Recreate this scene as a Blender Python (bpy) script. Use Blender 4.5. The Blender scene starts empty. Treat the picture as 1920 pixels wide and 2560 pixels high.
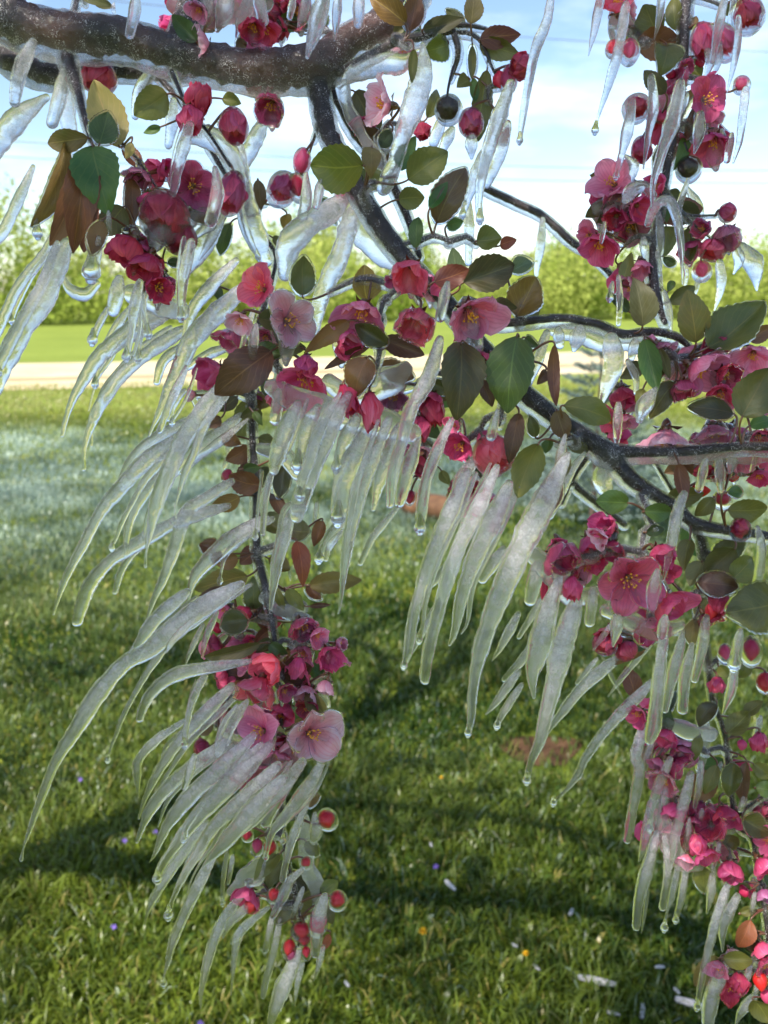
import bpy, math, random
import numpy as np
from mathutils import Vector, Matrix, noise

random.seed(7)
rng = np.random.default_rng(7)
scene = bpy.context.scene
col = scene.collection
R = math.radians

# ---------------------------------------------------------------- camera
F_PX = 2217.0                       # focal length in photo pixels (phone camera, 4.16 mm lens)
CAM = np.array([0.0, 0.0, 1.5])
PITCH = R(13.93)
FWD = np.array([0, math.cos(PITCH), -math.sin(PITCH)])
UP = np.array([0, math.sin(PITCH), math.cos(PITCH)])
RIGHT = np.array([1.0, 0, 0])
cd = bpy.data.cameras.new('camera')
cam = bpy.data.objects.new('camera', cd); col.objects.link(cam)
cam.location = CAM
cam.rotation_euler = (R(90) - PITCH, 0, 0)
cd.sensor_fit = 'VERTICAL'; cd.sensor_height = 4.8; cd.sensor_width = 3.6
cd.lens = 4.8 * F_PX / 2560.0
cd.clip_start = 0.02; cd.clip_end = 2000
cd.dof.use_dof = True; cd.dof.focus_distance = 0.50; cd.dof.aperture_fstop = 1.7
scene.camera = cam

# ---------------------------------------------------------------- sky, sun, exposure
SUN_EL, SUN_AZ = R(47), R(222)      # azimuth clockwise from +Y: behind the viewer, to the left
SUN_DIR = Vector((math.sin(SUN_AZ) * math.cos(SUN_EL), math.cos(SUN_AZ) * math.cos(SUN_EL), math.sin(SUN_EL)))
w = bpy.data.worlds.new('World'); scene.world = w; w.use_nodes = True
nt = w.node_tree; nt.nodes.clear()
out = nt.nodes.new('ShaderNodeOutputWorld'); bg = nt.nodes.new('ShaderNodeBackground')
sky = nt.nodes.new('ShaderNodeTexSky'); sky.sky_type = 'NISHITA'; sky.sun_disc = False
sky.sun_elevation = SUN_EL; sky.sun_rotation = SUN_AZ; sky.altitude = 200; sky.dust_density = 0.4; sky.ozone_density = 1.6
tc = nt.nodes.new('ShaderNodeTexCoord'); mp = nt.nodes.new('ShaderNodeMapping')
mp.inputs['Scale'].default_value = (1.0, 1.0, 4.0)
nz = nt.nodes.new('ShaderNodeTexNoise'); nz.inputs['Scale'].default_value = 2.3
nz.inputs['Detail'].default_value = 7; nz.inputs['Roughness'].default_value = 0.55
rmp = nt.nodes.new('ShaderNodeValToRGB')
rmp.color_ramp.elements[0].position = 0.52; rmp.color_ramp.elements[1].position = 0.90
mx = nt.nodes.new('ShaderNodeMix'); mx.data_type = 'RGBA'
nt.links.new(tc.outputs['Generated'], mp.inputs['Vector']); nt.links.new(mp.outputs[0], nz.inputs['Vector'])
nt.links.new(nz.outputs['Fac'], rmp.inputs['Fac']); nt.links.new(rmp.outputs['Color'], mx.inputs['Factor'])
nt.links.new(sky.outputs['Color'], mx.inputs['A']); mx.inputs['B'].default_value = (9.0, 9.6, 10.2, 1)   # cloud
nt.links.new(mx.outputs['Result'], bg.inputs['Color']); bg.inputs['Strength'].default_value = 0.095
nt.links.new(bg.outputs[0], out.inputs['Surface'])
sl = bpy.data.lights.new('sun', 'SUN'); sl.energy = 5.0; sl.angle = R(0.53); sl.color = (1.0, 0.93, 0.82)
so = bpy.data.objects.new('sun', sl); col.objects.link(so); so.location = (-3, -4, 8)
so.rotation_euler = SUN_DIR.to_track_quat('Z', 'Y').to_euler()
scene.view_settings.view_transform = 'Standard'; scene.view_settings.look = 'None'
scene.view_settings.gamma = 1; scene.view_settings.use_curve_mapping = False
scene.view_settings.exposure = 1.27
cy = scene.cycles
cy.max_bounces = 14; cy.transmission_bounces = 12; cy.transparent_max_bounces = 16
cy.diffuse_bounces = 4; cy.glossy_bounces = 4; cy.sample_clamp_indirect = 4.0; cy.blur_glossy = 0.5
cy.use_denoising = True

# ---------------------------------------------------------------- traced layout
# Positions are written in photograph tiles (640 px tiles enlarged to 1659 px); the depth of each
# thing (cm along the view axis) follows the branch that carries it.
TILES = dict(A=(0, 0), B=(640, 0), C=(1280, 0), D=(0, 640), E=(640, 640), F=(1280, 640),
             G=(0, 1280), H=(640, 1280), I=(1280, 1280), J=(0, 1920), K=(640, 1920), L=(1280, 1920))

# branches: name | points (full photo px) x y width depth
BRANCHES = """
limb main_limb | -700 260 120 70, -380 130 112 64, -60 38 100 57, 60 56 98 56, 160 78 96 55.5, 310 92 92 55, 430 130 94 55, 540 156 90 55, 640 170 92 55, 740 165 96 55, 800 160 96 55, 870 104 84 55.5, 950 62 80 56, 1005 18 76 57, 1060 -60 70 59, 1180 -230 66 62, 1420 -400 62 62, 1750 -520 54 60, 2100 -560 42 60
limb branch | -420 60 70 72, -60 112 62 64, 60 163 62 61, 150 188 52 60, 300 174 40 60, 420 190 32 61, 520 176 24 62
limb branch | 440 120 70 55, 470 45 64 56, 492 -40 60 57, 540 -200 50 60
limb branch | 792 190 52 55, 812 300 50 54, 842 375 48 53, 890 465 47 52, 948 560 48 51, 1008 640 44 50.5, 1095 730 40 50, 1199 860 42 49.5, 1290 960 46 49, 1346 1010 44 48.8, 1420 1065 44 48.5, 1473 1100 46 48.3, 1527 1132 52 48.2
limb twig | 822 215 32 56, 850 260 31 56, 890 335 30 56, 935 390 28 55.5, 988 475 26 55, 1022 552 24 54.5, 1048 640 18 54
limb twig | 848 184 26 55, 890 160 26 54.5, 935 135 26 54, 1000 100 26 53.5, 1064 92 24 53.5, 1095 75 18 53.5, 1160 63 15 53.5, 1215 73 9 53.5
limb twig | 1064 90 15 53.5, 1142 82 13 53.5, 1196 97 12 53.5, 1235 178 8 53.5, 1262 225 6 54
limb twig | 1134 78 20 53.5, 1146 128 19 53.5, 1138 165 14 54, 1128 200 6 54.5
limb twig | 1095 730 20 50.5, 1160 795 22 50.5, 1234 809 22 50.3, 1340 801 23 50, 1405 796 23 50, 1496 811 23 50, 1558 836 24 50, 1628 829 23 50, 1700 846 22 50, 1730 880 14 50
limb branch | 1510 1130 50 48.2, 1612 1130 30 48, 1727 1128 30 47.5, 1820 1118 25 47.2, 1920 1118 24 47, 2100 1130 22 47
limb branch | 1532 1140 46 48.2, 1573 1192 42 48, 1627 1230 38 48, 1680 1262 34 48, 1727 1303 32 47.8, 1800 1322 28 47.6, 1920 1340 24 47.5, 2080 1380 20 48
limb twig | 1185 456 20 66, 1280 503 22 66, 1357 540 22 65.5, 1426 602 21 65, 1475 634 18 64.5, 1540 700 14 64
limb twig | 640 548 15 57, 664 596 14 57, 690 645 12 56.5, 668 740 14 56.2, 640 840 17 56, 628 960 20 56, 632 1100 21 56, 640 1240 22 55.8, 643 1380 24 55.5, 663 1465 22 55, 679 1550 17 54.8, 687 1606 15 54.5, 702 1750 13 54, 703 1900 12 54, 704 2060 11 54, 712 2120 10 54, 735 2220 9 54, 752 2310 7 54, 745 2370 5 54
limb twig | 395 190 16 60, 470 280 16 59, 560 430 15 58, 640 548 15 57
limb twig | 168 145 40 55, 192 215 24 54, 208 280 19 52.5, 226 345 15 51.5, 240 372 9 51.2
limb twig | 226 345 8 51.5, 290 350 8 51.5, 345 400 7 52, 392 470 5 52, 440 520 4 52
limb twig | 430 180 12 54, 470 270 10 53, 520 330 10 52.5, 575 415 8 52.5
limb twig | 1752 -430 40 58, 1738 -200 36 55, 1716 -10 33 53, 1712 77 31 52.5, 1708 147 30 52.3, 1697 212 27 52.2, 1681 347 23 52, 1666 424 23 52, 1658 471 22 52, 1646 540 21 52, 1632 620 22 51.5, 1635 709 30 51, 1650 767 24 50.5, 1662 805 20 50.2
limb twig | 1685 93 7 52.4, 1627 100 6 52, 1588 112 5 51.6
limb twig | 1660 470 9 52, 1712 535 7 52, 1790 538 4 52
limb twig | 1660 480 9 52, 1720 548 7 52, 1785 604 4 52
limb twig | 1700 1270 24 48, 1752 1345 24 48.5, 1760 1430 22 50, 1752 1530 18 53, 1768 1640 15 56, 1782 1752 14 58, 1812 1838 13 58.5, 1838 2048 12 59, 1880 2095 13 59, 1898 2190 13 59, 1914 2290 12 59, 1924 2400 11 59, 1930 2560 9 59, 1935 2660 6 59
limb twig | 1838 2048 8 59, 1880 2010 8 58.5, 1925 1980 7 58
limb twig | 1420 1190 16 61, 1445 1220 17 61, 1500 1262 19 62, 1560 1310 16 63
limb twig | 1473 1136 14 60, 1434 1190 16 60.5, 1404 1256 14 61
limb twig | 1640 1158 9 61, 1682 1228 10 62
"""

# icicles: tile host depth[>depth] [D] | x y w, ...   (tile units)
ICICLES = """
A limb 50 | 885 -40 95, 862 80 92, 828 200 74
A limb 54.6 | 215 270 120, 120 450 112, 76 640 84
A limb 54.6 | 440 400 110, 360 620 112, 322 775 92
A limb 57 | 460 470 120, 445 700 120, 465 900 108, 492 1060 60
A limb 60 | 300 630 120, 120 770 170, -40 960 150, -150 1100 90
A limb 58>60 | 215 1080 70, 90 1300 88, 0 1470 92, -70 1580 70
A limb 56 | 1340 -60 150, 1305 60 150, 1272 160 80
A limb 57 | 1480 -60 160, 1445 80 140, 1400 175 70
A limb 58 | 1650 -40 110, 1575 100 100, 1528 215 50
B limb 58 | 330 -30 100, 300 70 90, 270 150 40
A leafspray 50 D | 228 1400 40, 224 1490 62
A limb 58 | 445 920 90, 345 1050 70, 306 1135 42
A limb 57 | 1000 450 130, 905 620 90, 866 735 60
A limb 57 | 1125 650 96, 1102 800 100, 1082 925 64
A leafspray 50 | 1232 810 130, 1165 1020 96, 1108 1245 58
A leafspray 50 | 1392 1090 80, 1405 1250 108, 1358 1415 100
A limb 58 | 1720 760 120, 1610 940 130, 1548 1090 92
A leafspray 55 | 1480 790 130, 1555 1000 100, 1580 1250 150, 1645 1500 180, 1720 1680 90
A leafspray 53 | 1430 1370 170, 1335 1520 190, 1250 1660 140, 1180 1790 80
A leafspray 51.5 | 1190 1420 130, 1040 1530 190, 955 1640 90
B limb 50 | 445 -40 170, 385 120 132, 328 345 66
B limb 52 | 535 -40 90, 522 110 80, 508 235 36
B limb 52 | 668 -40 110, 658 130 72
B limb 53 | 10 -40 130, 42 110 84
B limb 54 | 245 -20 70, 215 85 50
B limb 51 | 1080 290 80, 1085 440 170, 1030 650 188, 955 850 132, 900 1040 126, 830 1200 130
B limb 54 | 545 560 90, 640 470 170, 800 400 190, 950 395 150, 1055 310 90
B limb 54 | 850 860 70, 775 985 44
B limb 54 | 1210 760 110, 1155 905 76
B limb 54 | 1270 840 120, 1212 950 66
B limb 53 | 1395 880 136, 1402 1005 54
B limb 50 D | 1650 540 150, 1545 850 122, 1485 1050 92, 1448 1250 66, 1456 1400 52
B limb 51 D | 1475 990 128, 1402 1200 88, 1342 1375 46
B limb 52.5 | 1630 800 120, 1580 1000 100, 1500 1180 66
B limb 52 | 1375 1320 110, 1386 1500 80, 1380 1690 54
B limb 51.5 | 325 1130 80, 318 1270 96, 296 1395 88
B leafspray 48 | 425 1170 96, 388 1315 70
B leafspray 53.5>51 | 600 1230 120, 520 1350 170, 335 1470 200, 215 1600 200, 185 1760 130
B leafspray 53.5>50 | 680 1290 90, 620 1400 120, 555 1640 165, 430 1909 142, 368 2130 96
C sky 46 D | 255 -40 110, 220 150 86, 150 330 86, 110 520 70, 80 700 58, 58 885 38
C sky 50 | 580 -40 124, 548 150 62, 506 338 14
C sky 50 D | 738 30 124, 706 230 82, 668 400 82, 605 610 52, 556 770 20, 550 820 46
C sky 50 | 972 -40 80, 952 120 52, 938 228 20
C sky 49 | 1385 -40 92, 1360 150 76, 1316 370 44
C sky 50 | 1468 110 80, 1460 280 60, 1432 450 40, 1412 575 22
C sky 52 | 1442 -40 52, 1430 130 52
C sky 49 D | 782 650 110, 762 820 92, 722 1000 52, 688 1120 34
C sky 49 | 905 500 120, 930 680 92, 902 850 52, 866 1070 28
C sky 47 | 1092 540 150, 1062 750 120, 1000 950 82, 942 1150 56, 922 1322 42
C sky 50 | 1515 580 112, 1500 750 66, 1482 920 52, 1452 1035 28
C sky 49 | 1222 740 130, 1232 850 92, 1200 970 40
C sky 50 | 1425 870 70, 1410 1020 50
C sky 51 | 1142 1160 54, 1112 1300 50, 1092 1400 34
C sky 49 | 735 1300 120, 790 1215 110, 870 1190 96, 925 1250 76
C sky 49 | 880 1450 110, 930 1335 100, 1010 1295 88, 1065 1380 76, 1098 1540 64, 1112 1700 34, 1120 1830 16
C sky 51 | 950 1380 72, 962 1550 60, 972 1740 34
C sky 51 | 1262 320 80, 1272 420 70, 1256 505 34
C sky 51 | 1342 280 90, 1330 420 52, 1306 492 24
C skytwig 64 | 198 1420 78, 182 1600 72, 160 1740 56, 166 1830 32
C sky 50 | 735 1010 64, 780 1090 82, 770 1195 30
C sky 48 | 600 1440 50, 590 1555 30
C sky 54 | 1140 1220 60, 1220 1320 90, 1230 1420 60
C sky 51 | 850 1540 90, 885 1690 44
F sky 49 | 690 130 60, 702 300 52, 702 432 40
F sky 49 D | 652 170 46, 645 255 46
F sky 51 | 942 -30 62, 962 110 54
F sky 50 | 1120 60 60, 1122 130 40, 1126 240 20
F sky 51 | 1215 140 52, 1188 260 36
F sky 51 | 1345 40 112, 1346 200 70, 1326 350 22
F sky 52 | 1440 -80 90, 1482 20 90, 1455 100 40
F sky 52 | 1490 -60 150, 1570 60 140, 1605 210 36
F sky 50 | 985 230 70, 1010 360 60, 1048 480 30
D leafspray 53 | 380 -200 70, 268 0 84, 118 180 84, -5 420 80, -70 560 70
D leafspray 50 | 430 -80 200, 282 250 182, 130 480 172, 0 720 162, -70 860 140
D leafspray 51 | 398 110 40, 446 210 88, 535 240 108, 612 170 70
D leafspray 49 D | 640 -120 80, 600 0 96, 576 80 110
D leafspray 49 | 775 150 136, 718 345 104
D leafspray 52 D | 712 320 60, 632 430 56, 584 530 60
D leafspray 49 D | 905 170 112, 852 330 92, 832 480 54, 804 640 54
D leafspray 49.5 D | 928 250 54, 936 380 48, 946 490 52
D leafspray 52 D | 930 480 60, 900 560 56, 880 650 52
D leafspray 49 D | 1240 -90 140, 1200 160 84, 1162 380 52
D leafspray 54 | 1150 310 170, 850 480 152, 640 630 122, 542 760 100, 462 900 72, 410 1040 60, 388 1160 58
D leafspray 54 | 1180 480 150, 960 630 112, 780 790 102, 660 960 92, 582 1130 66, 540 1260 46, 530 1380 54
D leafspray 55 | 850 320 60, 740 440 70, 670 560 40
D leafspray 52 | 1530 30 120, 1350 200 112, 1232 350 92, 1182 520 58, 1148 635 34
D leafspray 52 | 1590 200 170, 1350 420 152, 1222 560 142, 1130 760 112, 1042 960 82, 978 1100 46, 955 1160 34
D leafspray 51.6 | 1210 720 80, 1112 940 70, 1022 1130 48
D leafspray 55 | 1190 570 80, 1052 680 82, 1006 810 54
D leafspray 55 | 1480 590 100, 1330 630 82, 1210 715 54
D leafspray 55 D | 690 640 46, 635 730 42, 602 820 46
D spray 50 | 1470 800 150, 1300 1020 152, 1170 1200 152, 1080 1400 142, 1000 1600 122, 952 1810 70, 932 1930 28, 930 2015 46
D spray 53 | 1260 1050 100, 1000 1190 92, 862 1310 82, 765 1480 60
D spray 52 | 1220 1150 130, 950 1330 132, 810 1480 126, 660 1659 96, 540 1880 78, 430 2080 70, 370 2220 54, 330 2325 30
D spray 53 | 1080 1360 90, 935 1550 88, 840 1740 70, 800 1955 40
D spray 55 | 1560 1030 100, 1400 1180 150, 1240 1290 122, 1100 1420 80
D spray 54 | 1200 870 80, 1130 940 88, 1085 1050 50
D spray 56 | 1485 1180 62, 1470 1318 34
D spray 53 | 1500 1460 130, 1330 1570 102, 1200 1659 100, 1130 1860 108, 1060 2060 80, 980 2240 56, 932 2390 22
D center 47 | 1660 450 80, 1625 640 80
D center 50 | 1645 350 62, 1592 500 50, 1556 610 34
G spray 54 | 1480 -40 120, 1180 50 110, 940 180 112, 700 335 100, 560 510 112, 485 715 84
G spray 52 | 1720 50 170, 1560 140 152, 1400 260 132, 1270 400 96, 1220 520 50, 1198 672 22
G spray 51>50 | 1560 470 150, 1250 660 172, 980 880 152, 780 1000 132, 600 1210 150, 480 1400 122, 330 1640 92, 230 1890 80, 180 2030 68, 148 2130 50, 128 2200 20, 120 2270 50
G spray 50.5 | 1210 520 130, 1000 700 112, 890 850 90, 826 930 50
G spray 50.5 | 1260 690 60, 1135 820 58, 1062 910 36
G spray 50 | 1640 965 80, 1350 1010 102, 1130 1060 112, 980 1170 100, 918 1270 76, 892 1350 62
G spray 53 | 1405 650 70, 1345 800 50, 1298 950 24
G spray 53 | 1315 730 60, 1232 880 46, 1186 1010 24
G spray 51 D | 1330 1060 100, 1255 1200 72, 1202 1400 48, 1186 1520 44
G spray 53 | 1500 1130 140, 1330 1300 112, 1200 1440 92, 1080 1600 80, 960 1810 58, 886 2000 32
G spray 54 | 1200 1350 70, 1022 1470 82, 905 1600 70, 890 1720 66, 884 1860 24
G pale 49 | 1600 1230 80, 1490 1380 108, 1405 1580 70
G pale 50 | 1480 1480 110, 1240 1659 116, 1080 1800 110, 950 1960 100, 874 2150 60
G pale 49 | 1640 1450 130, 1470 1630 150, 1230 1840 120, 1080 2040 90, 1000 2220 46, 955 2290 10
G pale 49 D | 1760 1500 130, 1570 1680 150, 1290 1960 122, 1130 2170 92, 1040 2310 68, 1008 2390 60
G pale 48.5 D | 1800 1640 120, 1660 1780 130, 1390 2040 112, 1270 2230 80, 1180 2380 60, 1108 2530 40, 1080 2630 56
G pale 48 | 1840 1720 140, 1700 1860 160, 1500 2090 140, 1390 2220 90, 1312 2308 28
G pale 51 | 1340 2010 90, 1150 2260 82, 1020 2460 72, 962 2580 50, 925 2700 12
G pale 52 D | 1400 2200 90, 1350 2290 100, 1230 2530 92, 1120 2780 76, 1078 2940 40, 1055 3020 18, 1050 3080 40
G pale 48 | 1260 1580 80, 1185 1800 56
G pale 53 | 1255 2160 52, 1192 2340 40, 1178 2470 16
J end 54 D | 1470 540 52, 1440 760 34, 1434 890 26
J end 54 | 1510 570 52, 1472 760 32
J end 54 | 1620 760 90, 1480 930 82, 1402 1080 82, 1340 1280 70, 1300 1470 48, 1294 1580 22
J end 54 | 1640 870 90, 1502 980 80, 1438 1115 36
J end 55 | 1740 900 80, 1565 1050 70, 1522 1200 54, 1490 1490 20
J end 55 | 1560 1040 70, 1498 1145 40
K end 54 | 105 960 70, 56 1200 46
K end 54 | 155 980 80, 112 1200 60, 52 1430 58, 40 1500 44
K end 53 | 280 1180 116, 182 1400 132, 110 1600 92, 85 1720 54
K end 53.5 | 300 1260 90, 268 1400 46, 248 1560 26
K end 54 | 435 1160 70, 402 1300 40, 372 1400 10
K end 52 | 330 230 72, 242 440 72, 190 620 60, 168 740 54
K end 52 | 310 650 66, 212 760 70, 172 850 88, 108 975 56
K end 53 | 305 780 60, 228 985 26
K end 52.5 | 445 830 110, 402 1000 132, 380 1220 76
K end 53.5 | 380 300 80, 392 400 108, 368 490 60
K pale 50 D | 440 -60 100, 335 130 122, 205 300 92, 100 430 62, 58 590 26
K pale 49 | 300 -40 140, 172 150 112, 58 370 86
K end 53.5 | 60 600 40, 30 720 60, -60 760 60
H center 45 D | 1370 -260 150, 1260 0 132, 1180 200 132, 1090 450 112, 1020 700 92, 985 935 66, 960 1000 34
H center 44 | 1560 -290 110, 1430 0 122, 1330 200 112, 1240 450 112, 1170 700 102, 1112 950 96, 1098 1095 80
H center 45.5 | 1640 -180 150, 1560 0 172, 1440 250 150, 1340 520 112, 1288 780 84, 1258 865 50
H center 44 D | 2020 -370 110, 1870 -60 200, 1740 200 204, 1600 520 172, 1500 780 142, 1440 1000 112, 1410 1180 76, 1402 1340 60, 1380 1440 46
H center 46 | 860 -600 120, 760 -350 110, 690 -150 104, 640 0 100, 600 150 100, 570 350 82, 548 560 54, 532 660 28
H center 47 | 300 -40 110, 222 20 108, 170 200 96, 120 400 80, 88 632 48
E center 46 | 600 900 120, 455 1150 172, 350 1400 162, 280 1600 132, 262 1690 96
E center 47 D | 400 980 140, 330 1120 132, 268 1345 86
E center 47 | 270 960 140, 190 1150 142, 130 1330 120, 112 1390 78
E center 48 | 115 1360 72, 70 1550 60, 38 1800 42
E center 48 | 150 880 110, 118 1060 86
E center 46.5 D | 660 1030 130, 572 1200 122, 518 1360 62
E center 47 D | 730 1120 190, 580 1400 182, 540 1640 142, 530 1690 90
E center 45 | 1190 540 140, 1122 780 132, 1010 980 112, 950 1180 96, 890 1400 92, 868 1610 66
E center 45.5 D | 1270 1060 90, 1180 1250 92, 1105 1450 92, 1075 1660 90, 1064 1755 72
E center 44.5 | 1240 180 112, 1196 390 80
E center 45 | 1565 1000 70, 1530 1165 80
E center 46.8 | 500 1020 90, 430 1250 90, 330 1480 70
E center 47 | 930 1100 140, 850 1300 130, 790 1500 110, 760 1640 70
E center 48 | 1050 1180 110, 980 1400 120, 930 1600 80
E center 47.5 | 1420 1320 130, 1330 1450 110, 1280 1620 60
H back 60 | 920 -30 60, 762 160 60, 676 332 46
H back 58 D | 600 20 120, 472 170 92, 406 300 56
H back 58 | 560 120 70, 480 220 60, 452 310 36
H back 57 | 395 -60 54, 374 118 36
H back 55 | 1320 230 56, 1180 420 62, 1110 500 36
H back 55 | 1200 560 70, 1080 780 62, 1016 920 30
H back 52 | 1700 660 90, 1590 860 62, 1536 970 14
H back 55 | 1700 1030 92, 1562 1240 62, 1494 1320 22
H back 55 D | 1720 1120 80, 1602 1330 60, 1568 1390 44
H center 46 | 1600 240 110, 1474 440 70
F twig 49 | 640 540 240, 655 700 172, 612 850 112, 582 965 66
F twig 49.5 | 440 480 190, 412 600 76
F twig 49.5 | 300 480 120, 320 570 60
F twig 48 | 225 500 110, 172 680 92, 116 815 62
F twig 49 | 750 680 76, 790 790 54, 818 880 40
F twig 46 | 930 860 70, 880 960 126, 840 1056 60
F twig 48.5 | 1060 700 90, 1000 820 60, 930 890 50
F twig 45 | 345 1160 60, 312 1300 80, 288 1440 26
F twig 47 | 470 1280 70, 400 1380 76, 330 1520 90, 250 1680 80
F twig 52 | 690 960 90, 694 1170 54
F twig 47 | 1255 1320 84, 1228 1510 62
F twig 48 | 1580 1280 50, 1574 1388 36
F twig 48 | 1340 1310 100, 1372 1530 50
F twig 49 | 650 1310 150, 600 1450 150, 640 1560 90
F twig 49 | 800 540 90, 788 650 60
F twig 48 | 1430 1290 120, 1436 1400 50
F front 44 | 1115 1540 100, 1080 1620 110, 1050 1760 90, 1020 1960 60, 998 2100 44
I front 45 | 310 420 120, 242 620 152, 190 850 200, 140 1050 132, 150 1210 50
I front 45.4 D | 420 570 180, 322 850 182, 272 1050 150, 212 1300 112, 172 1480 86, 122 1620 56, 105 1750 52
I front 46 | 170 330 140, 126 575 100
I front 45 | 525 500 120, 514 720 88
I front 44.5 | 684 660 130, 690 760 100, 668 875 36
I front 42.5 | 942 380 84, 932 520 108, 924 622 80
I front 43 | 992 680 100, 988 805 78
I front 45 | 985 800 136, 950 1000 102, 930 1200 106, 915 1400 116, 904 1495 76
I front 48 | 1115 770 92, 1052 1050 92, 1008 1295 50
I front 47 | 1165 860 82, 1140 1080 92, 1122 1290 84
I front 46.5 | 1262 680 102, 1242 900 86, 1200 1095 60
I front 48 D | 1480 770 90, 1460 990 76
I front 50 | 1445 980 92, 1420 1150 80, 1386 1315 36
I front 46 | 1590 100 80, 1612 250 72, 1608 470 66
I back 58 | 720 920 112, 480 1130 92, 320 1330 70, 192 1500 34
I back 58 | 920 830 62, 762 1030 50, 634 1200 18
I back 58 | 590 940 34, 660 1080 40, 734 1225 10
I back 57 D | 910 1100 110, 640 1370 82, 480 1580 72, 420 1710 60, 330 1830 26, 276 1895 40
I back 58 | 550 950 52, 430 1115 30
I back 55 | 650 720 62, 535 900 22
I back 55 | 160 810 70, 60 960 66, -40 1090 50
I back 52 | 215 530 72, 52 815 40
I right 57 | 850 1400 124, 800 1580 92, 825 1659 92, 790 1909 86, 756 2140 58
I right 58 | 910 1480 80, 846 1700 66
I right 60 | 1260 1370 120, 1228 1670 76
I right 60 | 1610 1330 70, 1588 1485 44
L right 57 D | 1025 -60 92, 962 150 76, 922 300 50, 902 400 50
L right 58 | 885 260 70, 862 450 76, 836 615 36
L right 58 | 940 420 90, 892 650 102, 840 850 80, 816 1045 66
L right 58.5 | 882 790 42, 862 1000 24, 850 1090 8
L right 58 | 995 130 80, 958 445 44
L right 58 | 990 430 80, 1002 650 70, 988 920 58
L right 57 | 1160 40 112, 1120 230 84, 1070 450 76, 1042 665 40
L right 58.5 D | 1078 620 70, 1042 850 50, 1018 950 20, 1000 1050 46
L right 58.5 D | 1130 620 82, 1100 820 56, 1074 1000 40
L right 57 | 1225 -40 80, 1202 120 52, 1198 262 34
L right 57.5 | 1150 330 52, 1144 532 44
L right 58.5 | 1305 620 70, 1290 800 60, 1278 955 34
L right 58 D | 1400 750 90, 1322 980 82, 1270 1200 60, 1232 1400 50, 1214 1565 46
L right 58.5 | 1460 830 110, 1392 1050 82, 1378 1205 30
L right 58.5 | 1575 810 60, 1560 1015 38
L right 58 | 1385 1270 122, 1322 1500 122, 1275 1720 86
L right 58 | 1545 1280 72, 1508 1485 42
L right 58.5 | 1595 1400 60, 1588 1490 44
L right 59 | 1570 1480 120, 1502 1620 60, 1465 1690 20
L right 58 | 1355 -30 62, 1318 142 34
L right 57.5 | 1510 180 60, 1498 280 52
L right 57.5 | 1234 270 56, 1230 350 52
L right 57.5 | 1345 490 52, 1328 640 36
"""

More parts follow.
